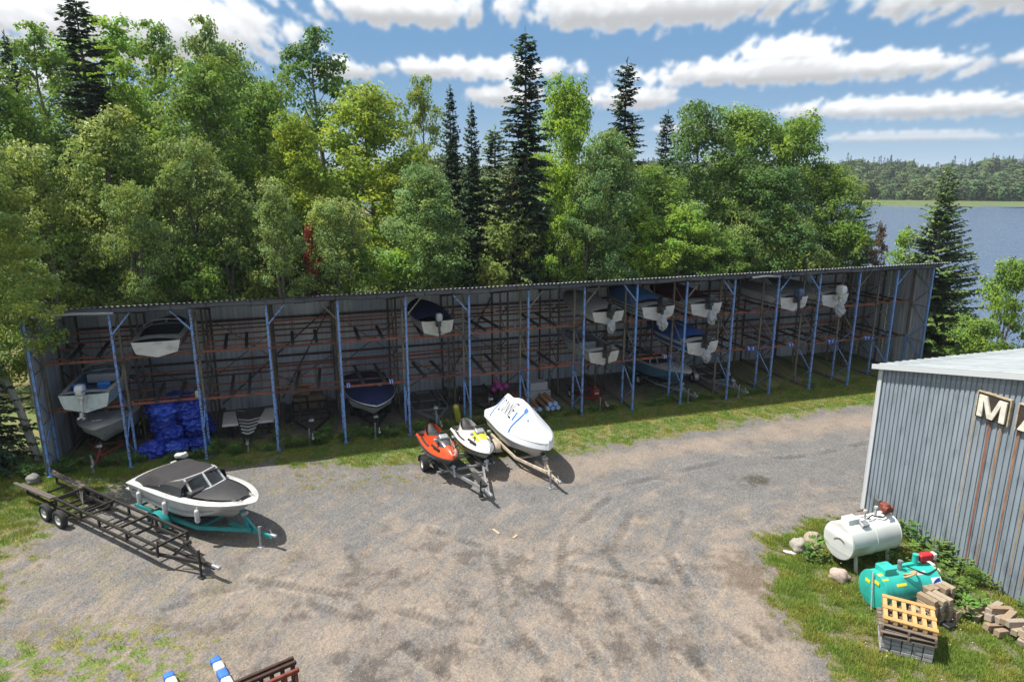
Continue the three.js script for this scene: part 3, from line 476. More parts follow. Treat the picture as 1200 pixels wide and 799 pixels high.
function conifer({ seed, H = 15, R = 2.4, base = 0.6, step = 0.24, spray = 0.55, ragged = 0.25, taper = 0.9, droop = 0.25, per = 11, thin = 0 }) {
  const r = rng(seed), wood = [branch([[0, -0.3, 0], [0.05, H * 0.4, 0.03], [0, H * 0.98, 0]], 0.014 * H + 0.03, 0.012, 7)], L = new Leaves();
  for (let y = base; y < H * 0.985; y += step * (0.7 + 0.6 * r())) {
    const t = (y - base) / (H - base), len0 = R * Math.pow(1 - t, taper) * (1 - 0.25 * sm(0.15, 0, t)) + 0.2, m = Math.max(3, Math.round(per * (0.5 + 0.5 * (1 - t)) + r()));
    for (let k = 0; k < m; k++) {
      if (r() < thin) continue;
      const y1 = y + (r() - 0.5) * step * 1.6, az = r() * 6.283, len = len0 * (1 - ragged + 2 * ragged * r()), ca = Math.cos(az), sa = Math.sin(az), dr = droop * (1.1 - 0.9 * t) * (0.6 + 0.8 * r()), lift = 0.35 * t + 0.12;
      const pt = (f) => [ca * len * f, y1 + len * (lift * f - dr * f * f * 1.6 + 0.14 * f * f * f), sa * len * f];
      if (len > 0.7) wood.push(branch([pt(0), pt(0.5), pt(0.95)], 0.012 + 0.01 * len, 0.004, 3));
      const br = 0.75 + 0.5 * r(), hue = (r() - 0.5) * 0.24, steps = Math.max(2, Math.round(len / 0.17));
      for (let j = 0; j < steps; j++) {
        const f = 0.12 + 0.88 * (j + r() * 0.7) / steps, p = pt(Math.min(1, f)), wl = spray * (0.55 + 0.6 * r()) * (1.15 - 0.55 * f) * clamp(0.45 + len * 0.3, 0.4, 1);
        for (const s of [-1, 1, 0]) {
          if (s === 0 && r() < 0.35) continue;
          const ang = s * (0.75 + 0.45 * r()), d = unit(ca * Math.cos(ang) - sa * Math.sin(ang), (s ? -0.25 : 0.12) - 0.45 * r() + 0.25 * t, sa * Math.cos(ang) + ca * Math.sin(ang));
          const up = unit((r() - 0.5) * 1.9, 1, (r() - 0.5) * 1.9), b = unit(...cross(up, d)), k2 = br * (0.7 + 0.6 * r());
          L.add(p, d, b, wl, wl * 0.42 + 0.05, [k2 * (1 + hue), k2, k2 * (1 - hue)], 0.3, unit(up[0] * 0.5 + ca * 0.55, 0.75, up[2] * 0.5 + sa * 0.55));
        }
      }
    }
  }
  for (let k = 0; k < 14; k++) { const a = r() * 6.28, d = unit(Math.cos(a) * 0.35, 1, Math.sin(a) * 0.35); L.add([0, H * 0.955 + k * 0.004 * H, 0], d, unit(...cross(d, [0.3, 0.1, 1])), spray * 0.5, 0.07, [1, 1, 1], 0.1, unit(Math.cos(a), 0.7, Math.sin(a))); }
  return { wood: mergeGeometries(wood), leaves: L.geo(), H, R };
}
const leafM = (c, tr = 0.5) => phys(c, 0.9, { vertexColors: true, transmission: tr, thickness: 0, side: THREE.DoubleSide, specularIntensity: 0.4 });
const LM = {
  olive: leafM([0.241, 0.319, 0.065]), greyg: leafM([0.230, 0.319, 0.087]), mid: leafM([0.188, 0.308, 0.047]), yellow: leafM([0.302, 0.403, 0.039]), dark: leafM([0.112, 0.213, 0.047]), blue: leafM([0.190, 0.308, 0.090]), lime: leafM([0.263, 0.414, 0.047]), red: leafM([0.32, 0.05, 0.02]), rusty: leafM([0.2, 0.13, 0.08]),
  spruce: leafM([0.052, 0.092, 0.043], 0.2), fir: leafM([0.12, 0.19, 0.055], 0.3), hemlock: leafM([0.17, 0.215, 0.06], 0.3), bark: std([0.14, 0.12, 0.1], 0.95), pale: std([0.3, 0.28, 0.25], 0.9), birch: std([0.62, 0.6, 0.55], 0.85, 0, { map: tex(64, 256, (u, v) => { const a = n2(u * 2.5, v * 60); return a > 0.45 ? 0.16 : 0.85 + 0.12 * n2(u * 8, v * 20); }) }),
};
const SP = {
  back: broadleaf({ seed: 9, H: 13, R: 3.9, base: 2.2, limbs: 34, n: 11000, clump: 1.1, leaf: 0.26 }),
  broad: broadleaf({ seed: 1, H: 13, R: 3.9, base: 2.2, limbs: 36, n: 22000, clump: 1.1, leaf: 0.175 }),
  oval: broadleaf({ seed: 2, H: 14, R: 2.9, base: 2.0, limbs: 38, n: 20000, leaf: 0.17, clump: 0.9, shape: 0.75 }),
  airy: broadleaf({ seed: 3, H: 15, R: 2.6, base: 3.5, limbs: 30, n: 11000, clump: 0.7, gaps: 0.22, leaf: 0.18 }),
  fine: broadleaf({ seed: 4, H: 10, R: 2.7, base: 0.8, limbs: 40, n: 20000, clump: 0.7, leaf: 0.135, shape: 0.7, stems: 3 }),
  fine2: broadleaf({ seed: 14, H: 11, R: 2.4, base: 0.6, limbs: 42, n: 20000, clump: 0.62, leaf: 0.135, shape: 0.6, stems: 2, droop: 0.15 }),
  maple: broadleaf({ seed: 5, H: 13, R: 3.6, base: 1.5, limbs: 40, n: 25000, clump: 0.95, leaf: 0.165, shape: 0.65, droop: 0.1 }),
  shrub: broadleaf({ seed: 6, H: 5, R: 2.2, base: 0.3, limbs: 22, n: 8000, clump: 0.55, leaf: 0.16, stems: 3 }),
  sap: broadleaf({ seed: 7, H: 6, R: 1.4, base: 1.0, limbs: 18, n: 3200, clump: 0.42, leaf: 0.17, gaps: 0.15 }),
  spruce: conifer({ seed: 21, H: 18, R: 2.3, base: 1.2, ragged: 0.25, spray: 0.56 }),
  spire: conifer({ seed: 22, H: 20, R: 1.75, base: 2.5, ragged: 0.34, taper: 0.6, spray: 0.55, droop: 0.5, per: 10, step: 0.24, thin: 0.04 }),
  fir: conifer({ seed: 23, H: 14, R: 2.9, base: 0.4, ragged: 0.25, taper: 0.95, spray: 0.5, droop: 0.12, per: 10, step: 0.27 }),
  hemlock: conifer({ seed: 24, H: 12, R: 3.0, base: 0.3, ragged: 0.35, taper: 0.7, spray: 0.46, droop: 0.32, per: 8, step: 0.28 }),
};
function plant(kind, lm, [x, yTop, z], halfW, label, o = {}) {
  const sp = SP[kind], g0 = groundH(x, z), h = yTop - g0, sy = h / sp.H, sr = halfW / sp.R, conif = ['spruce', 'spire', 'fir', 'hemlock'].includes(kind);
  const t = thing(o.name ?? (conif ? 'spruce_tree' : 'leafy_tree'), label, o.category ?? 'tree', [x, g0, z], (x * 7.3 + z * 3.1) % 6.28, o.group);
  t.scale.set(sr, sy, sr);
  mesh('trunk', sp.wood, LM[o.bark ?? 'bark'], t);
  const c = mesh('crown', sp.leaves, LM[lm], t); c.userData.kind = 'stuff';
  return t;
}
const px2m = (w, D) => w * (D + 3) / 800;
// [kind, colour, top px, top py, distance, half width px, label, group]
const wood = 'young trees behind the shed', wall = 'leafy trees deeper in the wood';
for (const [kind, lm, px, py, D, hw, label, o] of [
  ['spruce', 'spruce', 4, 42, 44, 36, 'dark spruce beside the tall spire spruce at the wood end'],
  ['spire', 'spruce', 86, -6, 42, 42, 'tall dark spruce spire rising out of pale feathery trees'],
  ['airy', 'mid', 35, 22, 52, 52, 'pale feathery tree behind the tall dark spruce', { group: wall }],
  ['airy', 'lime', 120, 14, 54, 60, 'tall light green feathery tree rising beside the tall dark spruce'],
  ['airy', 'mid', 175, 20, 50, 46, 'tall airy tree with sparse crown above the maple', { group: wall }],
  ['oval', 'lime', 150, 90, 43, 44, 'bright yellow-green tree between spruce spire and grey saplings'],
  ['airy', 'greyg', 236, 14, 46, 40, 'tall poplar with bare spiky leader poking into the sky'],
  ['oval', 'mid', 225, 62, 42, 62, 'large mid-green tree behind the grey-green saplings'],
  ['broad', 'mid', 300, 100, 46, 60, 'rounded green tree below the dark sparse oak', { group: wall }],
  ['airy', 'dark', 366, 28, 52, 52, 'dark sparse-crowned oak standing above the yellow maple'],
  ['maple', 'yellow', 430, 96, 45, 84, 'broad yellow-green maple, the widest crown in the wood'],
  ['maple', 'yellow', 345, 130, 43, 54, 'smaller yellow-green maple beside the broad maple'],
  ['airy', 'olive', 495, 84, 50, 30, 'thin pale tree top behind the twin dark spruces'],
  ['spruce', 'spruce', 527, 104, 43, 30, 'left one of twin dark spruces beside the yellow maple'],
  ['spruce', 'spruce', 552, 124, 42, 28, 'right one of twin dark spruces beside the tall spire'],
  ['spire', 'fir', 580, 150, 47, 30, 'slim grey-green conifer between the twin spruces and tall spire'],
  ['spire', 'spruce', 616, 36, 42, 35, 'tallest narrow spruce spire standing over the shed'],
  ['hemlock', 'hemlock', 600, 190, 41, 48, 'loose olive hemlock at the foot of the tallest spire'],
  ['maple', 'lime', 668, 88, 46, 56, 'tall bright green maple right beside the tallest spire'],
  ['spire', 'spruce', 735, 72, 49, 30, 'dark spruce top behind the bright maple'],
  ['oval', 'blue', 715, 150, 43, 44, 'blue-green poplar with visible pale stem above the roof', { bark: 'pale' }],
  ['oval', 'mid', 770, 190, 45, 48, 'mid-green tree between the poplar and the cedar-shaped tree'],
  ['spire', 'spruce', 783, 132, 56, 20, 'small spruce tip peeping over the leafy crowns'],
  ['oval', 'dark', 826, 114, 48, 46, 'dark cone-shaped leafy tree with pointed crown'],
  ['broad', 'mid', 880, 130, 50, 68, 'large rounded tree in the clump nearest the lake', { group: 'rounded trees near the lake' }],
  ['broad', 'mid', 930, 142, 50, 60, 'large rounded tree in the clump nearest the lake', { group: 'rounded trees near the lake' }],
  ['broad', 'dark', 905, 200, 47, 62, 'dark green low-crowned tree under the rounded clump'],
  ['oval', 'mid', 985, 188, 49, 46, 'last leafy tree of the wood against the lake'],
  ['hemlock', 'fir', 1010, 240, 50, 36, 'ragged pine branches hanging over the lake view'],
  ['fine', 'olive', 30, 175, 33, 60, 'olive bush tree above the left end of the shed'],
  ['fine2', 'olive', 108, 118, 36, 66, 'tall olive-green multi-stemmed tree behind the left end of the shed'],
  ['fine', 'greyg', 200, 170, 37, 56, 'grey-green young tree in the row right behind the shed', { group: wood }],
  ['fine2', 'greyg', 262, 188, 37, 50, 'grey-green young tree in the row right behind the shed', { group: wood }],
  ['fine2', 'greyg', 322, 205, 36, 36, 'grey-green young tree in the row right behind the shed', { group: wood }],
  ['fine', 'greyg', 155, 220, 34, 44, 'grey-green young tree in the row right behind the shed', { group: wood }],
  ['fine', 'greyg', 402, 238, 38, 46, 'willow-like grey-green bush tree under the broad maple'],
  ['maple', 'blue', 500, 192, 40, 62, 'silvery green maple in front of the twin dark spruces'],
  ['maple', 'blue', 690, 200, 41, 44, 'blue-green maple sapling under the bright maple'],
  ['fine', 'lime', 655, 240, 41, 34, 'lime green bush tree beside the hemlock'],
  ['maple', 'lime', 800, 236, 43, 56, 'bright lime maple leaning over the shed roof'],
  ['maple', 'lime', 745, 228, 43, 44, 'lime green sapling in front of the poplar'],
  ['fine2', 'mid', 862, 262, 44, 36, 'mid-green bush tree under the rounded clump'],
  ['fine', 'mid', 935, 258, 46, 44, 'leafy bush tree below the lakeside clump'],
  ['oval', 'mid', -18, 70, 40, 60, 'leafy tree at the far left edge of the wood'],
  ['broad', 'mid', -60, 120, 33, 80, 'broad leafy tree beyond the left end of the shed'],
  ['oval', 'mid', 270, 45, 56, 50, 'tall slender tree behind the large mid-green tree'],
  ['airy', 'lime', 80, 40, 56, 56, 'light feathery tree close behind the spruce spire'],
  ['back', 'mid', 560, 215, 49, 52, 'leafy tree deeper in the wood behind the front row', { group: wall }],
  ['back', 'mid', 60, 150, 50, 70, 'leafy tree deeper in the wood behind the front row', { group: wall }],
  ['back', 'mid', 180, 130, 56, 70, 'leafy tree deeper in the wood behind the front row', { group: wall }],
  ['back', 'mid', 320, 150, 56, 66, 'leafy tree deeper in the wood behind the front row', { group: wall }],
  ['back', 'mid', 460, 190, 56, 66, 'leafy tree deeper in the wood behind the front row', { group: wall }],
  ['back', 'mid', 660, 200, 56, 66, 'leafy tree deeper in the wood behind the front row', { group: wall }],
  ['back', 'mid', 775, 215, 58, 66, 'leafy tree deeper in the wood behind the front row', { group: wall }],
  ['back', 'mid', 870, 225, 60, 60, 'leafy tree deeper in the wood behind the front row', { group: wall }],
]) plant(kind, lm, at(px, py, D), px2m(hw, D), label, o);
plant('fir', 'fir', at(1115, 192, 41.5), px2m(52, 41), 'lone full spruce between shed end and lake');
plant('sap', 'lime', at(1064, 268, 44), px2m(19, 44), 'slender lime sapling between the shed roof and lone spruce');
plant('sap', 'rusty', at(1034, 262, 47), px2m(11, 47), 'thin reddish-brown twiggy sapling beside the lakeside trees');
for (const [px, py, D, hw, label] of [[1184, 312, 36, 36, 'tall light bush behind the metal building by the water'], [1118, 376, 40, 34, 'leafy bush at the foot of the lone spruce'], [1150, 378, 34, 32, 'low bush right behind the metal roof'], [1092, 385, 43, 26, 'bush between the shed end and lone spruce']]) plant('shrub', 'mid', at(px, py, D), px2m(hw, D), label, { name: 'bush', category: 'bush' });
[70, 130, 190, 245, 300, 350, 405, 470, 530, 585, 640, 700, 760, 815, 870, 930, 985].forEach((px, k) => plant('shrub', ['greyg', 'mid', 'lime', 'mid', 'olive'][k % 5], at(px, 357 - 0.046 * (px - 60) - [58, 40, 66, 48, 54][(k * 3) % 5], 33 + 0.0135 * px + (k % 3) * 0.7), px2m([44, 52, 40, 48][k % 4], 38), 'low leafy bush growing close behind the shed roof', { name: 'bush', category: 'bush', group: 'bushes along the back of the shed' }));
plant('sap', 'red', at(362, 262, 37.5), px2m(13, 37), 'small tree with scarlet leaves behind the shed roof');
// left of the shed
{
  const b = thing('birch_tree', 'birch with white leaning trunk at the left end of the shed', 'tree', [-18.7, 0, -24.9]);
  mesh('trunk', branch([[0.15, -0.2, 0.1], [-0.3, 2, 0], [-0.95, 4.4, -0.1], [-1.35, 7.0, -0.2], [-1.2, 9.4, -0.3]], 0.16, 0.04, 8), LM.birch, b);
  mesh('limb', branch([[-0.75, 3.6, -0.05], [-1.5, 4.5, 0.3], [-1.9, 5.8, 0.5]], 0.055, 0.015, 6), LM.birch, b);
  for (const [x, y, z, k, sy, n] of [[-1.2, 2.6, 0, 0.85, 0.86, 'fine'], [1.15, 4.3, 1.9, 0.85, 0.72, 'fine2']]) { const c = mesh('crown', SP[n].leaves, LM.olive, b); c.position.set(x, y, z); c.scale.set(k, sy, k); c.rotation.y = 2 + x; c.userData.kind = 'stuff'; }
}
plant('hemlock', 'spruce', [-20.1, 5.6, -24.0], 1.9, 'low dark spruce against the left end wall of the shed');
plant('hemlock', 'spruce', [-20.4, 4.2, -22.2], 1.5, 'smallest dark spruce at the left end of the shed');
plant('oval', 'mid', [-25.4, 13.5, -21.4], 2.8, 'leafy tree left of the yard beyond the birch');
{ // a bare snag
  const p = at(556, 268, 42), g0 = 0, t = thing('dead_snag', 'broken grey dead trunk under the twin dark spruces', 'tree', [p[0], g0, p[2]]);
  mesh('trunk', branch([[0, -0.2, 0], [0.1, p[1] * 0.5, 0.05], [0.0, p[1] * 0.85, 0], [0.25, p[1], 0.1]], 0.2, 0.05, 7), LM.pale, t);
}
// ---------------------------------------------------------------- the far forest, one mass across the lake
{
  const r = rng(91), mk = (con) => { const L = new Leaves(); for (let k = 0; k < (con ? 150 : 170); k++) {
    if (con) { const t = Math.pow(r(), 0.8), a = r() * 6.28, q = (1 - t) * 0.2 * (0.6 + 0.5 * r()), d = unit(Math.cos(a), -0.3 + 0.5 * t, Math.sin(a)); L.add([d[0] * q * 0.3, 0.06 + t * 0.92, d[2] * q * 0.3], d, unit(...cross([0.2 * (r() - 0.5), 1, 0.2 * (r() - 0.5)], d)), q * 0.9 + 0.03, 0.09, [0.8 + 0.4 * r(), 0.8 + 0.4 * r(), 0.9]); }
    else { const d = unit(r() - 0.5, r() - 0.35, r() - 0.5), q = 0.75 + 0.3 * r(), n = unit(d[0] + r() - 0.5, d[1] + 0.5, d[2] + r() - 0.5), a = unit(...cross(n, [r(), r(), r()])), f = 0.7 + 0.6 * r(); L.add([d[0] * 0.3 * q, 0.55 + d[1] * 0.44 * q, d[2] * 0.3 * q], a, cross(n, a), 0.15, 0.13, [f * (1 + 0.2 * (r() - 0.5)), f, f * 0.9]); }
  } return L.geo(); };
  for (const [name, con, count, mat, label] of [['far_conifers', true, 3000, leafM([0.045, 0.075, 0.045], 0.15), 'dark conifers of the wooded far shore'], ['far_leafy_trees', false, 4200, leafM([0.1, 0.155, 0.055], 0.25), 'leafy green trees of the wooded far shore']]) {
    const im = new THREE.InstancedMesh(mk(con), mat, count), M4 = new THREE.Matrix4(), q = new THREE.Quaternion(), col = new THREE.Color();
    for (let k = 0; k < count; k++) {
      const a = lerp(-8, 62, r()), d = 4 + 330 * Math.pow(r(), 1.6), R = far.shore(a) + d + (con && r() < 0.7 ? 60 : 0), t = a * rad, h = con ? lerp(5, 16, r() * r() * 0.6 + 0.4 * r()) * (d > 90 ? 1.15 : 0.75) : lerp(3, 11, r());
      q.setFromEuler(new THREE.Euler(0, r() * 6.28, 0)); M4.compose(V(Math.sin(t) * R, far.rise(a, R) - 0.3, -Math.cos(t) * R), q, V(h * (con ? 0.9 : 1.05), h, h * (con ? 0.9 : 1.05))); im.setMatrixAt(k, M4);
      const f = 0.5 + 0.9 * r(); im.setColorAt(k, col.setRGB(f * (1 + 0.4 * (r() - 0.5)), f, f));
    }
    im.name = name; im.castShadow = im.receiveShadow = true; scene.add(im); tag(im, label, 'forest', null, 'stuff');
  }
}
// ---------------------------------------------------------------- boats, trailers, watercraft. Inside each: x towards the bow, y up from the keel, z across
const head = (dx, dz) => Math.atan2(-dz, dx);                     // turn that points a thing's x along (dx, dz)
function hullShape({ L, B, D, bow = 2.6, rake = 0.13, chine = 0.84, stern = 0.9 }) {
  const half = (t) => B / 2 * (t < 0.42 ? lerp(stern, 1, sm(0, 0.42, t)) : Math.pow(Math.max(0, 1 - Math.pow((t - 0.42) / 0.58, bow)), 0.8));
  const keel = (t) => D * 0.62 * Math.pow(Math.max(0, (t - 0.6) / 0.4), 2.3), sheer = (t) => D * (1 + 0.17 * t * t);
  const chY = (t) => Math.max(keel(t) + 0.01, lerp(0.27 * D, sheer(t) * 0.74, Math.pow(sm(0.42, 1, t), 1.3))), chB = (t) => half(t) * (chine - 0.22 * Math.pow(Math.max(0, (t - 0.5) / 0.5), 1.5));
  const X = (t, s) => L * t - L * rake * (1 - s) * Math.pow(Math.max(0, (t - 0.55) / 0.45), 1.7);
  const P = (t, s, out = 0) => { const k = s < 0.4 ? s / 0.4 : (s - 0.4) / 0.6; return s < 0.4 ? [X(t, s), lerp(keel(t), chY(t), k), chB(t) * k] : [X(t, s), lerp(chY(t), sheer(t), k), lerp(chB(t), half(t), Math.pow(k, 0.75)) + out]; };
  return { L, B, D, half, sheer, P, X };
}
function hullGeo(h, n = 26) {
  const ss = [0, 0.2, 0.39, 0.4, 0.44, 0.6, 0.8, 1], S2 = [...ss.slice(1).reverse().map((s) => -s), ...ss];
  const skin = grid(n, S2.length - 1, (i, j) => { const s = S2[Math.round(j * (S2.length - 1))], p = h.P(1 - Math.pow(1 - i, 1.25), Math.abs(s)); return [p[0], p[1], s < 0 ? -p[2] : p[2]]; }, (u, v, p) => [p[0], p[1]]);
  const tr = grid(1, S2.length - 1, (i, j) => { const s = S2[Math.round(j * (S2.length - 1))], p = h.P(0, Math.abs(s)); return i ? [p[0] - 0.0, p[1], s < 0 ? -p[2] : p[2]] : [0.0, h.D * 0.97, (s < 0 ? -p[2] : p[2]) * 0.6]; }, (u, v, p) => [p[2], p[1]]);
  return crease(merge([plain(skin), plain(tr)]), 0.75);
}
function bands(name, b, m, h, s0, s1, t0 = 0.0, t1 = 0.985, out = 0.008, n = 22) { for (const sd of [1, -1]) mesh(name, grid(n, 2, (i, j) => { const p = h.P(lerp(t0, t1, i), lerp(s0, s1, j), out); return [p[0], p[1], p[2] * sd]; }, (u, v, p) => [p[0], p[1]]), m, b); }
const rubRail = (h, r = 0.025, t1 = 1) => { const pts = []; for (let i = 0; i <= 20; i++) { const t = i / 20 * t1, p = h.P(t, 1, 0.006); pts.push([p[0], p[1] - 0.02, p[2]]); } const all = [...pts, ...pts.slice(0, t1 === 1 ? -1 : undefined).reverse().map(([x, y, z]) => [x, y, -z])]; return tube(all, r, 6, 70, 0.4); };
// an open deck: side decks g wide from the transom to t1, closed foredeck beyond, stern deck to t0
function deckGeo(h, t0, t1, g = 0.17, crown = 0.07) {
  const out = [], e = 0.004;
  for (const s of [1, -1]) out.push(plain(grid(18, 2, (i, j) => { const t = lerp(t0, t1, i), b = h.half(t); return [h.X(t, 1), h.sheer(t) + e + 0.03 * Math.sin(j * Math.PI * 0.6), s * lerp(b, Math.max(b - g, 0.02), j)]; }, (u, v, p) => [p[0], p[2]])));
  const fore = (a, b) => plain(grid(14, 10, (i, j) => { const t = lerp(a, b, i), w = h.half(t) * (j * 2 - 1); return [h.X(t, 1), h.sheer(t) + e + crown * (1 - Math.pow(j * 2 - 1, 2)) * clamp(h.half(t) / (h.B / 2) * 1.2), w]; }, (u, v, p) => [p[0], p[2]]));
  out.push(fore(t1, 1)); if (t0 > 0) out.push(fore(0, t0));
  return merge(out);
}
function linerGeo(h, t0, t1, g, fy) {                             // cockpit sides, ends and sole
  const out = [], ed = (t, s) => [h.X(t, 1), 0, s * Math.max(h.half(t) - g, 0.02)];
  for (const s of [1, -1]) out.push(plain(grid(14, 1, (i, j) => { const t = lerp(t0, t1, i), p = ed(t, s); return [p[0], j ? fy : h.sheer(t) + 0.03, p[2] * (j ? 0.93 : 1)]; }, (u, v, p) => [p[0], p[1]])));
  out.push(plain(grid(14, 4, (i, j) => { const p = ed(lerp(t0, t1, i), 1); return [p[0], fy, p[2] * 0.93 * (j * 2 - 1)]; }, (u, v, p) => [p[0], p[2]])));
  for (const t of [t0, t1]) out.push(plain(grid(4, 1, (i, j) => { const p = ed(t, i * 2 - 1); return [p[0], j ? fy : h.sheer(t) + 0.05, Math.max(h.half(t) - g, 0.02) * (i * 2 - 1)]; }, (u, v, p) => [p[2], p[1]])));
  return merge(out);
}
// raked wrap-round windshield on the deck at t: panes and a frame
function windshield(boat, h, t, hgt, rakeX, wrap, frameM, n = 4) {
  const w = h.half(t) * 0.86, y0 = h.sheer(t) + 0.07, x0 = h.X(t, 1), ws = new THREE.Group(); ws.name = 'windshield'; boat.add(ws);
  const lo = [[x0 - wrap, y0 - 0.04, -w], [x0, y0, -w * 0.72], [x0 + 0.12, y0 + 0.02, 0], [x0, y0, w * 0.72], [x0 - wrap, y0 - 0.04, w]], hi = lo.map(([x, y, z], k) => [x - rakeX * (k === 0 || k === 4 ? 0.5 : 1), y + hgt * (k === 0 || k === 4 ? 0.72 : 1), z * 0.94]);
  for (let k = 0; k < 4; k++) {
    const g = new THREE.BufferGeometry(); g.setAttribute('position', new THREE.Float32BufferAttribute([...lo[k], ...lo[k + 1], ...hi[k + 1], ...hi[k]], 3)); g.setAttribute('uv', new THREE.Float32BufferAttribute([0, 0, 1, 0, 1, 1, 0, 1], 2)); g.setIndex([0, 1, 2, 0, 2, 3]); g.computeVertexNormals();
    mesh('pane', g, mt.glass, ws);
  }
  const f = []; for (let k = 0; k < 4; k++) f.push(bar(lo[k], lo[k + 1], 0.045, 0.04), bar(hi[k], hi[k + 1], 0.045, 0.045)); for (let k = 0; k < 5; k++) f.push(bar(lo[k], hi[k], 0.055));
  mesh('frame', f, frameM, ws); return ws;
}
// fabric over a boat: ridge heights above the sheer along t
function coverGeo(h, ridge, skirt = 0.12, sharp = 1.6, n = 40, t0 = 0, t1 = 1, uvf) {
  const rg = (t) => { for (let i = 1; i < ridge.length; i++) if (t <= ridge[i][0]) return lerp(ridge[i - 1][1], ridge[i][1], sm(0, 1, (t - ridge[i - 1][0]) / (ridge[i][0] - ridge[i - 1][0])) * 0.5 + 0.5 * (t - ridge[i - 1][0]) / (ridge[i][0] - ridge[i - 1][0])); return ridge[ridge.length - 1][1]; };
  const g = grid(n, 24, (i, j) => {
    const t = lerp(t0, t1, i), w = j * 2 - 1, a = Math.abs(w), e = 1 - Math.pow(t, 10), b = h.half(t) + 0.02 * e, wr = 0.012 * n2(t * 14, w * 4) + 0.008 * n2(t * 5, w * 16);
    if (a > 0.9) { const k = (a - 0.9) / 0.1; return [h.X(t, 1) + (t > 0.97 ? 0.02 : 0), h.sheer(t) - skirt * k + 0.03 * (1 - k), Math.sign(w) * (b + 0.012 * k * e)]; }
    const q = a / 0.9; return [h.X(t, 1), h.sheer(t) + 0.03 + (rg(t) + wr) * (1 - Math.pow(q, sharp)), Math.sign(w) * b * q];
  }, uvf ?? ((u, v, p) => [p[0], p[2]]));
  return g;
}
// outboard motor hung on the transom, tilted by a
function outboard(boat, h, col, { tilt = 0.25, size = 1, bag = null, stripe = null } = {}) {
  const o = new THREE.Group(); o.name = 'outboard_motor'; boat.add(o); o.position.set(-0.12, h.D * 0.93, 0); o.rotation.z = -tilt; o.scale.setScalar(size * 0.86);
  const cowlM = phys(col, 0.5, { clearcoat: 0.15, map: G1 });
  const cowl = crease(grid(14, 16, (i, j) => { const y = i, a = j * 6.2832, k = Math.pow(Math.sin(Math.PI * (0.12 + 0.76 * y)), 0.35) * (i === 0 || i === 1 ? (i ? 0.55 : 0.85) : 1), c = Math.cos(a), s = Math.sin(a), q = 1 / Math.pow(Math.pow(Math.abs(c), 4) + Math.pow(Math.abs(s), 4), 0.25); return [-0.26 + c * q * 0.27 * k, 0.1 + y * 0.46, s * q * 0.185 * k]; }), 0.8);
  const lid = lathe([[0, 0.012], [0.09, 0.008], [0.15, 0]], 12).scale(1, 1, 0.7).translate(-0.26, 0.555, 0);
  mesh('cowling', [plain(cowl), plain(lid)], cowlM, o);
  if (stripe) mesh('cowling_stripe', rbx(0.5, 0.07, 0.385, 0.02, -0.26, 0.27, 0), stripe, o);
  const mid = mt.motorMid ??= std([0.04, 0.042, 0.045], 0.5, 0.1), midM = col[0] > 0.4 ? mt.gelOld : mid;
  mesh('midsection', [rbx(0.26, 0.2, 0.24, 0.05, -0.24, 0.02, 0), rbx(0.17, 0.55, 0.12, 0.05, -0.24, -0.3, 0), rbx(0.2, 0.3, 0.3, 0.03, -0.05, -0.1, 0)], midM, o);
  const low = [rbx(0.34, 0.025, 0.22, 0.01, -0.28, -0.56, 0), rbx(0.13, 0.3, 0.07, 0.03, -0.24, -0.68, 0), cyl([-0.02, -0.8, 0], [-0.46, -0.8, 0], 0.03, 0.06, 10), rbx(0.16, 0.14, 0.02, 0.008, -0.24, -0.91, 0)];
  for (let k = 0; k < 3; k++) low.push(rbx(0.02, 0.15, 0.09, 0.008, 0, 0.1, 0, 0, 0.5, 0).rotateX(k * 2.094).translate(-0.45, -0.8, 0));
  mesh('lower_unit', low, midM, o);
  if (bag) { const r = rng(3), g = new THREE.SphereGeometry(1, 28, 20); const P = g.attributes.position; for (let i = 0; i < P.count; i++) { const x = P.getX(i), y = P.getY(i), z = P.getZ(i), k = 1 + 0.3 * n3(x * 1.6, y * 1.6, z * 1.6 + bag.seed) - 0.3 * Math.abs(n3(x * 3.5 + bag.seed, y * 2, z * 3.5)), w = y > 0 ? 1 - 0.55 * y : 1 + 0.1 * y; P.setXYZ(i, -0.28 + x * 0.3 * k * w, -0.66 + y * 0.42 * (0.8 + 0.2 * k), z * 0.24 * k * w); } g.computeVertexNormals(); mesh('plastic_bag', g, mt.bag ??= phys([0.42, 0.44, 0.46], 0.4, { transmission: 0.25, thickness: 0, side: THREE.DoubleSide }), o); }
  return o;
}
const seat = (w, d, h, x, y, z) => [rbx(d, h * 0.45, w, 0.06, x, y + h * 0.22, z), rbx(0.16, h, w, 0.06, x - d / 2, y + h * 0.55, z, 0, 0, 0.15)];
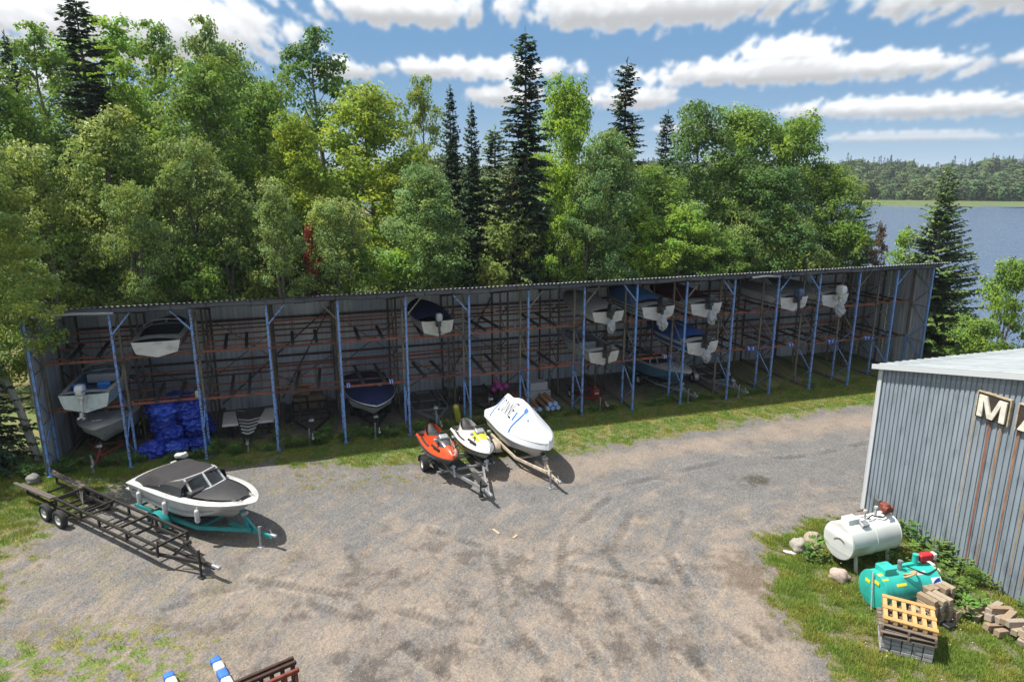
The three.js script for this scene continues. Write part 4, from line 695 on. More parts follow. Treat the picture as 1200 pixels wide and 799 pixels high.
function wheel(parent, x, z, r = 0.29, w = 0.19, rimM = mt.gelOld) {
  const g = new THREE.Group(); g.name = 'wheel'; parent.add(g); g.position.set(x, r + 0.005, z);
  const s = Math.sign(z) || 1;
  mesh('tyre', lathe([[r * 0.56, -w / 2 * 0.85], [r * 0.8, -w / 2], [r * 0.95, -w / 2 * 0.86], [r, -w / 2 * 0.55], [r, w / 2 * 0.55], [r * 0.95, w / 2 * 0.86], [r * 0.8, w / 2], [r * 0.56, w / 2 * 0.85], [r * 0.54, 0], [r * 0.56, -w / 2 * 0.85]], 24).rotateX(Math.PI / 2), mt.blackRubber, g);
  const rim = [plain(lathe([[0, 0.25 * w], [r * 0.18, 0.28 * w], [r * 0.2, 0.1 * w], [r * 0.4, 0.02 * w], [r * 0.52, 0.38 * w], [r * 0.57, 0.4 * w]], 18).rotateX(Math.PI / 2 * s))];
  for (let k = 0; k < 5; k++) rim.push(plain(cyl([Math.cos(k * 1.257) * r * 0.28, Math.sin(k * 1.257) * r * 0.28, s * 0.02 * w], [Math.cos(k * 1.257) * r * 0.28, Math.sin(k * 1.257) * r * 0.28, s * (0.14 * w + 0.01)], 0.018, 0.018, 6)));
  mesh('rim', rim, rimM, g); return g;
}
function fenderGeo(x, z, r, w = 0.24) { return crease(grid(14, 2, (i, j) => { const a = lerp(-0.15, Math.PI + 0.15, i); return [x + Math.cos(a) * r * 1.05, 0.3 + Math.sin(a) * r * 0.95, z + (j - 0.5) * w]; }), 0.6); }
// boat trailer: x = 0 at its rear, coupler at x = L
function trailer(t, { L, W, axle, frameM, wheelR = 0.29, track = W / 2 + 0.2, fender = null, bunkY = 0.52, bunkZ = 0.42, bunkL = 2.4, h = 0.42, vAt = 0.52, winch = 0.62, rimM = mt.gelOld, jack = true, axles = 1, beam = 0.065, low = 0 }) {
  const y = h, xv = L * vAt, xt = L - 0.95;
  for (const s of [1, -1]) { mesh('side_rail', [bar([0, y, s * W / 2], [xv, y, s * W / 2], beam, beam * 1.5), bar([xv - 0.01, y, s * W / 2], [xt, y, s * 0.05], beam, beam * 1.5)], frameM, t); }
  for (const f of [0.02, 0.5, 0.98]) mesh('cross_member', bar([xv * f + 0.03, y - 0.045, -W / 2], [xv * f + 0.03, y - 0.045, W / 2], 0.06), frameM, t);
  mesh('tongue', bar([xv + 0.5, y - 0.05, 0], [L - 0.1, y - 0.02, 0], 0.085, 0.1), frameM, t);
  mesh('coupler', [rbx(0.24, 0.09, 0.1, 0.03, L - 0.06, y + 0.04, 0), cyl([L - 0.12, y + 0.08, 0], [L - 0.2, y + 0.2, 0], 0.016, 0.016, 6)], mt.galv, t);
  for (let k = 0; k < axles; k++) { const ax = axle + k * 0.78; mesh('axle', cyl([ax, wheelR, -track + 0.05], [ax, wheelR, track - 0.05], 0.035, 0.035, 8), mt.black, t); for (const s of [1, -1]) { wheel(t, ax, s * track, wheelR, 0.18, rimM); if (fender) mesh('fender', [plain(fenderGeo(ax, s * track, wheelR * 1.25)), plain(bar([ax, y, s * W / 2], [ax, y + 0.02, s * (track + 0.02)], 0.06, 0.03))], fender, t); } }
  for (const s of [1, -1]) { mesh('bunk', bar([axle - bunkL * 0.42, bunkY, s * bunkZ], [axle + bunkL * 0.58, bunkY + 0.04, s * bunkZ], 0.1, 0.05), mt.bunk, t); for (const d of [-0.32, 0.42]) mesh('bunk_bracket', bar([axle + bunkL * d, y - 0.02, s * bunkZ], [axle + bunkL * d, bunkY - 0.025, s * bunkZ], 0.05), frameM, t); }
  if (winch) { const wp = mesh('winch_post', [bar([L - 1.15, y, 0], [L - 1.35, y + winch, 0], 0.075, 0.075), bar([L - 0.75, y, 0], [L - 1.28, y + winch * 0.72, 0], 0.05)], frameM, t); mesh('winch', [cyl([L - 1.24, y + winch * 0.82, -0.09], [L - 1.24, y + winch * 0.82, 0.09], 0.07, 0.07, 10), bar([L - 1.24, y + winch * 0.82, 0.1], [L - 1.1, y + winch * 0.95, 0.12], 0.02)], mt.galv, wp); mesh('bow_roller', cyl([L - 1.4, y + winch + 0.02, -0.06], [L - 1.4, y + winch + 0.02, 0.06], 0.05, 0.05, 10), mt.blackRubber, wp); }
  if (jack) mesh('jack', [cyl([L - 0.5, 0.05, 0.13], [L - 0.5, y + 0.28, 0.13], 0.035, 0.035, 8), rbx(0.2, 0.03, 0.14, 0.01, L - 0.5, 0.035, 0.13), cyl([L - 0.5, y + 0.27, 0.13], [L - 0.38, y + 0.32, 0.13], 0.014, 0.014, 6)], mt.galv, t);
  return t;
}
const gelWhite = mt.gel, stripeM = (r, g, b) => phys([r, g, b], 0.4, { clearcoat: 0.3, map: G1 });
const canvasM = (r, g, b, k = 0.85) => std([r, g, b], k, 0, { map: rep(grimeTex, 0.9), side: THREE.DoubleSide });

// --- the white bowrider with black canvas, on its teal trailer
{
  const d = [0.878, 0.478], stern = [-11.95, -20.9], turn = head(...d);
  const teal = std([0.02, 0.27, 0.27], 0.45, 0, { map: G1 });
  const tr = thing('boat_trailer', 'teal painted boat trailer under the white bowrider with black canvas', 'trailer', [stern[0] + d[0] * 0.05, 0, stern[1] + d[1] * 0.05], turn);
  trailer(tr, { L: 5.55, W: 1.45, axle: 1.55, frameM: teal, fender: teal, track: 0.98, wheelR: 0.32, bunkY: 0.56, bunkZ: 0.5, bunkL: 2.6, winch: 0.55, vAt: 0.55, beam: 0.075 });
  const b = thing('bowrider_boat', 'white bowrider with black canvas top and black bow cover on teal trailer', 'boat', [stern[0], 0.5, stern[1]], turn), h = hullShape({ L: 4.9, B: 1.95, D: 0.78, bow: 2.9 });
  mesh('hull', hullGeo(h, 30), gelWhite, b); bands('side_stripe', b, stripeM(0.35, 0.38, 0.42), h, 0.56, 0.66, 0.02, 0.8); mesh('rub_rail', rubRail(h, 0.028), gelWhite, b);
  mesh('deck', deckGeo(h, 0.06, 0.93, 0.19), gelWhite, b); mesh('cockpit_liner', linerGeo(h, 0.06, 0.56, 0.19, 0.42), mt.gelOld, b);
  // snap-on cover over the bow seats, with a raised middle
  mesh('bow_cover', grid(16, 12, (i, j) => { const t = lerp(0.6, 0.9, i), w = j * 2 - 1, g = 0.27, bb = Math.max(0.05, h.half(t) - g); return [h.X(t, 1), h.sheer(t) + 0.055 + 0.09 * (1 - w * w) * Math.sin(Math.PI * (0.15 + 0.8 * i)), w * bb]; }, (u, v, p) => [p[0], p[2]]), mt.blackVinyl, b);
  windshield(b, h, 0.58, 0.4, 0.38, 0.75, mt.gel);
  for (const s of [1, -1]) mesh('seat', seat(0.5, 0.45, 0.62, 2.05, 0.42, s * 0.4), canvasM(0.45, 0.47, 0.5), b);
  mesh('console', [rbx(0.4, 0.4, 0.55, 0.06, 2.72, 0.78, 0.42), new THREE.TorusGeometry(0.17, 0.018, 6, 18).rotateY(Math.PI / 2 - 0.4).translate(2.45, 1.02, 0.42)], mt.blackVinyl, b);
  mesh('stern_bench', rbx(0.5, 0.4, 1.4, 0.08, 0.62, 0.62, 0), canvasM(0.5, 0.5, 0.52), b);
  // canvas stretched on bows from the windshield head to the stern
  const top = (i, w) => { const x = lerp(2.62, 0.2, i), bw = lerp(0.78, 0.86, sm(0, 0.4, i)), y = h.sheer(0.3) + lerp(0.4, 0.04, sm(0.6, 1, i)) + 0.03 * Math.sin(Math.PI * Math.min(1, i * 2.4)) + 0.1 * (1 - Math.pow(Math.abs(w), 2.4)) - 0.02 * Math.pow(Math.sin(i * Math.PI * 3), 2) - (Math.abs(w) > 0.8 ? (Math.abs(w) - 0.8) * lerp(0.35, 1.4, sm(0.2, 0.7, i)) : 0); return [x, y, w * bw]; };
  mesh('canvas_top', grid(30, 22, (i, j) => top(i, j * 2 - 1), (u, v, p) => [p[0], p[2]]), canvasM(0.026, 0.024, 0.026), b);
  for (const f of [0.05, 0.4, 0.75]) mesh('canvas_bow', tube([-1, -0.5, 0, 0.5, 1].map((w) => { const p = top(f, w); return [p[0], p[1] - 0.03, p[2]]; }), 0.013, 6), mt.alu, b);
  for (const s of [1, -1]) mesh('side_curtain', grid(8, 3, (i, j) => { const p = top(i * 0.93, s), t = p[0] / 5.1; return [p[0], lerp(p[1], h.sheer(t) + 0.03, j), lerp(p[2], s * (h.half(t) - 0.12), j)]; }), canvasM(0.03, 0.035, 0.04), b);
  for (const t of [0.14, 0.42, 0.7]) { const p = h.P(t, 1), f = mesh('fender', [plain(new THREE.CapsuleGeometry(0.075, 0.3, 6, 14).translate(p[0], p[1] - 0.36, p[2] + 0.05)), plain(cyl([p[0], p[1] - 0.12, p[2] + 0.05], [p[0], p[1] + 0.05, p[2] - 0.05], 0.012, 0.012, 5))], mt.gel, b); }
  mesh('swim_platform', rbx(0.34, 0.05, 1.5, 0.02, -0.17, 0.42, 0), mt.gelOld, b);
  mesh('sterndrive', [rbx(0.2, 0.35, 0.3, 0.05, -0.2, 0.2, 0), rbx(0.16, 0.5, 0.1, 0.04, -0.32, -0.02, 0), cyl([-0.12, -0.16, 0], [-0.5, -0.16, 0], 0.03, 0.055, 10)], mt.black, b);
  mesh('bow_eye', new THREE.TorusGeometry(0.035, 0.012, 6, 12).translate(4.82, 0.72, 0), mt.chrome, b);
  for (const s of [1, -1]) mesh('cleat', rbx(0.14, 0.03, 0.03, 0.012, 4.55, h.sheer(0.9) + 0.06, s * 0.22), mt.chrome, b);
  mesh('spreader_light', rbx(0.09, 0.06, 0.2, 0.02, 0.16, h.D + 0.1, -0.7), mt.gel, b);
  // folded white cover bag left on the stern corner
  mesh('cover_bag', [rbx(0.36, 0.14, 0.2, 0.06, 0.3, h.D + 0.32, -0.86, 0.2, 0.3, 0.1), rbx(0.2, 0.18, 0.14, 0.05, 0.5, h.D + 0.36, -0.9, 0.1, 0.8, 0.3)], mt.gelOld, b);
}
// --- the long black tandem trailer
{
  const t = thing('tandem_trailer', 'long empty black tandem-axle trailer with raised twin rails', 'trailer', [-16.56, 0, -21.75], head(0.854, 0.52)); t.scale.set(1.09, 1, 1);
  const m = std([0.025, 0.023, 0.022], 0.55, 0.1, { map: rep(rustTex, 0.6) }), wd = std([0.13, 0.11, 0.095], 0.9, 0, { map: rep(woodTex, 0.7, 3) }), W = 0.46, yt = 0.72, yl = 0.42;
  for (const s of [1, -1]) {
    mesh('lower_rail', [bar([0.55, yl, s * W], [7.05, yl, s * W], 0.06, 0.09), bar([7.05, yl, s * W], [8.55, yl, s * 0.05], 0.06, 0.09)], m, t);
    mesh('upper_rail', [bar([2.15, yt, s * W], [7.35, yt, s * W], 0.07, 0.07)], m, t);
    mesh('rear_guide', [bar([0, yt - 0.02, s * (W + 0.12)], [2.1, yt - 0.02, s * (W + 0.05)], 0.1, 0.05), bar([0.25, yt - 0.03, s * (W + 0.02)], [2.1, yt - 0.03, s * (W - 0.06)], 0.08, 0.05)], wd, t);
    for (const x of [0.5, 2.2, 3.6, 4.55, 5.9, 7.3]) mesh('upright', bar([x, yl - 0.04, s * W], [x, yt - 0.03, s * W], 0.06), m, t);
    mesh('strut', bar([2.4, yl, s * W * 0.7], [3.1, yt - 0.05, s * W * 0.7], 0.04), m, t);
  }
  for (const x of [2.25, 3.85, 5.55, 7.32]) mesh('upper_cross_bar', bar([x, yt + 0.005, -W], [x, yt + 0.005, W], 0.06), m, t);
  for (const x of [0.9, 1.7, 2.6, 3.5, 4.6, 5.7, 6.8]) mesh('lower_cross_bar', bar([x, yl - 0.03, -W], [x, yl - 0.03, W], 0.055), m, t);
  for (let k = 0; k < 5; k++) mesh('roller_arm', bar([1.9 + k * 0.13, yt - 0.02, -0.25], [2.25 + k * 0.13, yl + 0.02, -0.25 + k * 0.05], 0.03), m, t);
  for (const x of [2.05, 2.85]) { mesh('axle', bar([x, 0.29, -W - 0.15], [x, 0.29, W + 0.15], 0.06), m, t); for (const s of [1, -1]) wheel(t, x, s * (W + 0.25), 0.29, 0.19, mt.gelOld); }
  mesh('tongue', bar([6.6, yl - 0.03, 0], [9.05, yl, 0], 0.09, 0.1), m, t); mesh('coupler', [rbx(0.3, 0.1, 0.11, 0.03, 9.1, yl + 0.05, 0), cyl([9.05, yl + 0.1, 0], [8.9, yl + 0.22, 0], 0.018, 0.018, 6)], mt.galv, t);
  mesh('jack', [cyl([8.6, 0.05, 0.12], [8.6, 0.86, 0.12], 0.035, 0.035, 8), rbx(0.2, 0.03, 0.14, 0.01, 8.6, 0.035, 0.12)], mt.black, t);
  mesh('winch_frame', [bar([7.6, yl, 0.22], [8.0, yt + 0.1, 0.04], 0.05), bar([7.6, yl, -0.22], [8.0, yt + 0.1, -0.04], 0.05), bar([8.5, yl, 0], [8.0, yt + 0.12, 0], 0.05), cyl([7.98, yt + 0.1, -0.09], [7.98, yt + 0.1, 0.09], 0.07, 0.07, 10)], m, t);
}
// --- two watercraft on a double trailer
function watercraft(name, label, pos, turn, col, accent, seatM, hoodM, rim, decal) {
  const w = thing(name, label, 'watercraft', pos, turn), h = hullShape({ L: 3.05, B: 1.14, D: 0.42, bow: 2.5, stern: 0.86, rake: 0.1 });
  mesh('hull', hullGeo(h, 22), accent, w); mesh('bumper', rubRail(h, 0.03), mt.blackRubber, w); bands('hull_decal', w, decal, h, 0.62, 0.8, 0.3, 0.75, 0.01);
  const up = (t) => 0.05 + 0.1 * sm(0, 0.1, t) + 0.21 * sm(0.38, 0.62, t) * sm(1.02, 0.66, t) + 0.1 * sm(0.5, 0.95, t) * sm(1, 0.9, t);
  mesh('body', crease(grid(30, 20, (i, j) => {
    const t = i, s = j * 2 - 1, a = Math.abs(s), b = h.half(t), well = 0.15 * sm(0.42, 0.56, a) * sm(0.92, 0.78, a) * sm(0.6, 0.48, t), cr = 1 - Math.pow(a, t > 0.55 ? 1.7 : 2.6);
    return [h.X(t, 1), h.sheer(t) + 0.02 + up(t) * cr - well * 0.8 + 0.05 * sm(0.78, 0.9, a) * sm(1, 0.93, a) * sm(0.7, 0.4, t), s * b];
  }), 0.7), col, w);
  // hull-coloured cowl that rises round the saddle
  const ringPts = (y, k) => { const o = []; for (let q = 0; q <= 16; q++) { const a = q / 16 * 6.2832; o.push([1.0 + Math.cos(a) * 0.66 * k, y + 0.06 * Math.cos(a), Math.sin(a) * 0.25 * k]); } return o; };
  mesh('saddle_cowl', crease(grid(16, 5, (i, j) => { const a = i * 6.2832, k = lerp(1.25, 1.0, j), rise = lerp(0.45, 0.74 + 0.22 * Math.max(0, Math.cos(a)) + 0.2 * Math.max(0, -Math.cos(a)), j); return [1.0 + Math.cos(a) * 0.72 * k, rise, Math.sin(a) * 0.32 * k]; }), 0.9), rim, w);
  mesh('saddle', crease(grid(16, 8, (i, j) => { const x = lerp(0.3, 1.72, i), s = (j * 2 - 1), b = 0.29 * Math.pow(Math.sin(Math.PI * (0.08 + 0.84 * i)), 0.5); return [x, 0.63 + 0.2 * (1 - Math.pow(Math.abs(s), 2.6)) - 0.05 * Math.sin(i * Math.PI) + 0.13 * sm(0.6, 1, i) + 0.09 * sm(0.3, 0, i), s * b]; }), 0.8), seatM, w);
  mesh('rear_deck', rbx(0.34, 0.03, 0.62, 0.012, 0.2, 0.545, 0), mt.blackRubber, w);
  for (const s of [1, -1]) mesh('footwell_mat', rbx(0.95, 0.015, 0.17, 0.006, 0.95, 0.475, s * 0.39), mt.blackRubber, w);
  mesh('hood', crease(grid(12, 10, (i, j) => { const x = lerp(1.86, 2.62, i), s = j * 2 - 1, b = 0.31 * Math.pow(1 - i * 0.8, 0.5); return [x, 0.9 + 0.1 * (1 - s * s) - 0.2 * i * i - 0.04 * i - (Math.abs(s) > 0.9 ? 0.07 : 0), s * b]; }), 0.8), hoodM, w);
  mesh('handlebar', [tube([[1.66, 1.1, -0.38], [1.77, 1.13, -0.18], [1.82, 1.09, 0], [1.77, 1.13, 0.18], [1.66, 1.1, 0.38]], 0.02, 6), cyl([1.95, 0.86, 0], [1.82, 1.09, 0], 0.045, 0.04, 8), rbx(0.14, 0.06, 0.18, 0.02, 1.82, 1.12, 0)], mt.black, w);
  mesh('gauge_pod', rbx(0.26, 0.14, 0.34, 0.05, 2.02, 1.0, 0, 0, 0, -0.3), mt.galv, w);
  for (const s of [1, -1]) { mesh('mirror', rbx(0.12, 0.09, 0.13, 0.03, 2.12, 0.98, s * 0.34), mt.galv, w); mesh('side_vent', rbx(0.5, 0.08, 0.07, 0.02, 2.2, 0.72, s * 0.38, 0, s * 0.25, -0.1), mt.black, w); mesh('grab_pad', rbx(0.3, 0.05, 0.1, 0.02, 0.15, 0.53, s * 0.36), mt.black, w); }
  return w;
}
{
  const d = [0.40, 0.917], turn = head(...d), ax = [-2.16, -24.25], across = [d[1], -d[0]];
  const tr = thing('watercraft_trailer', 'galvanized double trailer carrying the two personal watercraft', 'trailer', [ax[0] - d[0] * 1.0, 0, ax[1] - d[1] * 1.0], turn), W = 1.9;
  for (const s of [1, -1]) mesh('side_rail', [bar([0, 0.4, s * 0.62], [2.3, 0.4, s * 0.62], 0.07, 0.1), bar([2.29, 0.4, s * 0.62], [4.15, 0.4, s * 0.04], 0.07, 0.1)], mt.galv, tr);
  for (const x of [0.1, 1.0, 2.2]) mesh('cross_member', bar([x, 0.41, -1.12], [x, 0.41, 1.12], 0.07, 0.07), mt.galv, tr);
  mesh('cross_member', bar([2.75, 0.36, -0.5], [2.75, 0.36, 0.5], 0.07), mt.galv, tr);
  mesh('tongue', bar([3.6, 0.38, 0], [4.55, 0.39, 0], 0.08, 0.09), mt.galv, tr); mesh('coupler', [rbx(0.26, 0.09, 0.1, 0.03, 4.6, 0.43, 0), cyl([4.5, 0.46, 0], [4.38, 0.58, 0], 0.016, 0.016, 6)], mt.galv, tr);
  for (const s of [1, -1]) { wheel(tr, 1.0, s * 1.26, 0.28, 0.19, mt.gel); mesh('fender', fenderGeo(1.0, s * 1.26, 0.35), mt.black, tr); for (const z of [0.45, 0.95]) mesh('bunk', bar([0.0, 0.5, s * z], [2.4, 0.5, s * z], 0.09, 0.06), mt.bunk, tr); mesh('winch_post', [bar([2.72, 0.4, s * 0.62], [2.6, 0.78, s * 0.64], 0.06), bar([2.5, 0.41, s * 0.62], [2.8, 0.41, s * 0.62], 0.06), cyl([2.6, 0.7, s * 0.64 - 0.08], [2.6, 0.7, s * 0.64 + 0.08], 0.05, 0.05, 8)], mt.galv, tr); }
  mesh('axle', bar([1.0, 0.28, -1.2], [1.0, 0.28, 1.2], 0.06), mt.galv, tr);
  mesh('walkway', rbx(1.15, 0.05, 0.24, 0.02, 3.5, 0.5, 0.0), mt.blackRubber, tr);
  mesh('jack', [cyl([4.0, 0.06, 0.12], [4.0, 0.7, 0.12], 0.035, 0.035, 8), cyl([4.0, 0.16, 0.06], [4.0, 0.16, 0.18], 0.1, 0.1, 14)], mt.black, tr);
  const red = phys([0.62, 0.075, 0.018], 0.35, { clearcoat: 0.7 }), white = phys([0.76, 0.76, 0.72], 0.35, { clearcoat: 0.7 }), yel = phys([0.6, 0.58, 0.03], 0.4, { clearcoat: 0.5 }), darkHull = phys([0.06, 0.06, 0.065], 0.4), grey = phys([0.3, 0.3, 0.31], 0.4);
  const place = (s) => [ax[0] - d[0] * 1.25 + across[0] * s * 0.7, 0.55, ax[1] - d[1] * 1.25 + across[1] * s * 0.7];
  watercraft('jet_ski', 'orange-red personal watercraft with black saddle on the double trailer', place(-1), turn, red, darkHull, mt.blackVinyl, phys([0.05, 0.05, 0.055], 0.3, { clearcoat: 0.6 }), red, grey);
  watercraft('jet_ski', 'white and yellow personal watercraft on the double trailer', place(1), turn, white, grey, mt.blackVinyl, yel, white, yel);
}
// --- the boat in white shrink-wrap on a rusty white trailer
{
  const d = [0.385, 0.923], turn = head(...d), stern = [-0.42, -26.85];
  const rusty = std([0.55, 0.5, 0.43], 0.75, 0, { map: rep(rustTex, 0.7) });
  const tr = thing('boat_trailer', 'rust-spotted white boat trailer under the shrink-wrapped boat', 'trailer', [stern[0] + d[0] * 0.3, 0, stern[1] + d[1] * 0.3], turn);
  trailer(tr, { L: 5.15, W: 1.2, axle: 1.1, frameM: rusty, fender: rusty, track: 0.86, wheelR: 0.29, bunkY: 0.55, bunkZ: 0.4, bunkL: 2.2, winch: 0.5, vAt: 0.5, jack: true });
  const b = thing('wrapped_boat', 'small boat shrink-wrapped in white plastic with blue tape and handwriting', 'boat', [stern[0], 0.48, stern[1]], turn), h = hullShape({ L: 4.5, B: 1.68, D: 0.9, bow: 2.6 });
  mesh('hull', hullGeo(h, 26), mt.gelOld, b);
  const cv = document.createElement('canvas'); cv.width = 1024; cv.height = 512; const c = cv.getContext('2d');
  c.fillStyle = '#e2e5e8'; c.fillRect(0, 0, 1024, 512);
  c.strokeStyle = '#1d5fae'; c.lineWidth = 24; c.lineCap = 'butt';
  // canvas x runs stern to bow; y from the far side (top) to the near side: near half is the lower part
  c.beginPath(); c.moveTo(165, 300); c.bezierCurveTo(160, 380, 150, 430, 160, 486); c.stroke();
  c.beginPath(); c.moveTo(640, 290); c.bezierCurveTo(665, 360, 590, 420, 620, 490); c.stroke();
  c.fillStyle = '#1d5fae'; c.fillRect(618, 276, 50, 36); c.fillRect(548, 350, 26, 66); c.fillRect(716, 318, 30, 22);
  c.strokeStyle = '#16181c'; c.lineWidth = 12; c.lineJoin = c.lineCap = 'round';
  const pen = (pts) => { c.beginPath(); pts.forEach(([x, y], k) => k ? c.lineTo(x, y) : c.moveTo(x, y)); c.stroke(); };
  const sx = (pts, x) => pen(pts.map(([a, q]) => [x + a * 48, 306 + q * 104]));   // letters in a 1 x 1 box
  sx([[1, 0.1], [0.5, 0], [0.05, 0.35], [0.05, 0.7], [0.5, 1], [1, 0.88]], 196); sx([[0.5, 0], [0.05, 0.5], [0.5, 1], [0.95, 0.5], [0.5, 0]], 262); sx([[0.05, 1], [0.05, 0], [0.95, 1], [0.95, 0]], 330); sx([[0.05, 1], [0.05, 0], [0.95, 1], [0.95, 0]], 400); sx([[1, 0], [0.05, 0], [0.05, 1], [1, 1]], 468); sx([[0.05, 0.5], [0.8, 0.5]], 468);
  const ct = new THREE.CanvasTexture(cv); ct.colorSpace = THREE.SRGBColorSpace; ct.flipY = false;
  const wrap = std([0.93, 0.93, 0.94], 0.42, 0, { map: ct, side: THREE.DoubleSide });
  mesh('shrink_wrap', coverGeo(h, [[0, 0.15], [0.06, 0.4], [0.15, 0.82], [0.24, 0.8], [0.48, 1.0], [0.55, 0.97], [1, 0.06]], 0.26, 1.12, 48, 0, 1, (u, v) => [u, v]), wrap, b);
  mesh('rub_line', rubRail(h, 0.02), mt.gelOld, b);
}
// ---------------------------------------------------------------- boats and gear stored in the shed
const IN = TH + Math.PI / 2, OUT = TH - Math.PI / 2;              // bow pointing in, bow pointing out
const HB = (h) => h + 0.075;                                       // on top of the bunk boards
// a runabout on a rack with its stern to the yard
function rackBoat(name, label, u, v, y, { L = 5, B = 1.75, D = 0.8, hullM = mt.gelOld, stripes = [], motor, motorOpt = {}, skew = 0, group }) {
  const b = thing(name, label, 'boat', S(u, v - 0.25, y), IN + skew, group), h = hullShape({ L, B, D, bow: 2.5 });
  mesh('hull', hullGeo(h, 24), hullM, b);
  for (const [s0, s1, m, t0 = 0.0, t1 = 0.95] of stripes) bands('hull_stripe', b, m, h, s0, s1, t0, t1);
  mesh('rub_rail', rubRail(h, 0.022), mt.galv, b);
  if (motor) outboard(b, h, motor, motorOpt);
  return { b, h };
}
const blackM = [0.02, 0.021, 0.023], whiteM = [0.62, 0.63, 0.63], greyM = [0.32, 0.34, 0.36];
const blueCv = canvasM(0.02, 0.09, 0.34), navyCv = canvasM(0.012, 0.022, 0.1), lightBlueCv = canvasM(0.09, 0.22, 0.5), greyCv = canvasM(0.36, 0.36, 0.34), redCv = canvasM(0.11, 0.015, 0.02);
const sBlue = stripeM(0.03, 0.1, 0.38), sTeal = stripeM(0.04, 0.28, 0.3), sRed = stripeM(0.35, 0.03, 0.03), sNavy = stripeM(0.03, 0.05, 0.16);
{ // pale blue runabout, lower rack, first bay
  const { b, h } = rackBoat('runabout_boat', 'pale blue and white open runabout with blue seats and white motor', 1.42, 0.55, HB(LOW), { L: 4.7, B: 1.85, D: 0.72, hullM: phys([0.6, 0.66, 0.68], 0.4, { clearcoat: 0.4, map: G1 }), stripes: [[0.55, 0.85, stripeM(0.28, 0.5, 0.62)]], motor: whiteM, motorOpt: { tilt: 0.15, stripe: stripeM(0.1, 0.18, 0.5), size: 1.0 }, skew: -0.04 });
  mesh('deck', deckGeo(h, 0.07, 0.6, 0.17), mt.gel, b); mesh('cockpit_liner', linerGeo(h, 0.07, 0.6, 0.17, 0.28), std([0.1, 0.16, 0.24], 0.8), b);
  windshield(b, h, 0.62, 0.3, 0.22, 0.35, mt.galv);
  for (const s of [1, -1]) mesh('seat', seat(0.46, 0.5, 0.55, 1.25, 0.3, s * 0.42), canvasM(0.03, 0.2, 0.62), b);
  mesh('console', rbx(0.3, 0.35, 1.2, 0.05, 2.55, 0.62, 0), mt.gel, b);
}
{ // white cuddy, bow out, on the ground below it
  const tr = thing('boat_trailer', 'trailer with red-brown tongue under the bow-out white boat in the first bay', 'trailer', S(1.55, 4.7), OUT);
  trailer(tr, { L: 5.2, W: 1.3, axle: 1.5, frameM: std([0.2, 0.06, 0.04], 0.7, 0, { map: rep(rustTex, 0.6) }), bunkY: 0.5, winch: 0.4 });
  const b = thing('runabout_boat', 'white boat with bow out under the pale blue runabout', 'boat', S(1.55, 5.3, 0.55), OUT), h = hullShape({ L: 5.0, B: 2.15, D: 0.9, bow: 2.4 });
  mesh('hull', hullGeo(h, 24), mt.gelOld, b); mesh('rub_rail', rubRail(h, 0.024), mt.galv, b); mesh('deck', deckGeo(h, 0.05, 0.6, 0.18, 0.14), mt.gel, b); mesh('cockpit_liner', linerGeo(h, 0.05, 0.6, 0.18, 0.35), mt.gelOld, b); windshield(b, h, 0.6, 0.34, 0.28, 0.5, mt.galv);
  mesh('deck_rail', tube([[2.9, 1.12, 0.5], [3.6, 1.22, 0.5], [4.5, 1.24, 0.2], [4.5, 1.24, -0.2], [3.6, 1.22, -0.5], [2.9, 1.12, -0.5]], 0.012, 6), mt.chrome, b);
}
{ // white runabout with dark red sides, upper rack, second bay
  const { b, h } = rackBoat('runabout_boat', 'white runabout with dark red flank and black striped foredeck on the upper rack', 4.0, 0.6, HB(HIGH), { L: 4.4, B: 1.85, D: 0.62, hullM: mt.gel, stripes: [[0.5, 0.9, stripeM(0.22, 0.02, 0.03), 0.12, 0.8]] });
  mesh('deck', deckGeo(h, 0.14, 0.58, 0.2, 0.12), mt.gel, b); mesh('cockpit_liner', linerGeo(h, 0.14, 0.58, 0.2, 0.2), mt.blackVinyl, b);
  for (const [a, c, m] of [[0.62, 0.97, mt.gelOld]]) mesh('foredeck_panel', grid(10, 8, (i, j) => { const t = lerp(a, c, i), w = j * 2 - 1; return [h.X(t, 1), h.sheer(t) + 0.02 + 0.125 * (1 - w * w * 0.64) * clamp(h.half(t) / (h.B / 2) * 1.2), w * h.half(t) * 0.8]; }), std([0.06, 0.055, 0.05], 0.5), b);
  for (const s of [1, -1]) mesh('foredeck_stripe', grid(8, 1, (i, j) => { const t = lerp(0.64, 0.95, i), w = s * (0.2 + 0.22 * j); return [h.X(t, 1), h.sheer(t) + 0.03 + 0.125 * (1 - w * w * 0.64) * clamp(h.half(t) / (h.B / 2) * 1.2), w * h.half(t) * 0.8]; }), std([0.012, 0.012, 0.012], 0.5), b);
  windshield(b, h, 0.6, 0.2, 0.2, 0.5, mt.gel);
  for (const s of [1, -1]) mesh('seat', seat(0.5, 0.5, 0.36, 1.5, 0.22, s * 0.38), std([0.3, 0.29, 0.28], 0.7), b);
}
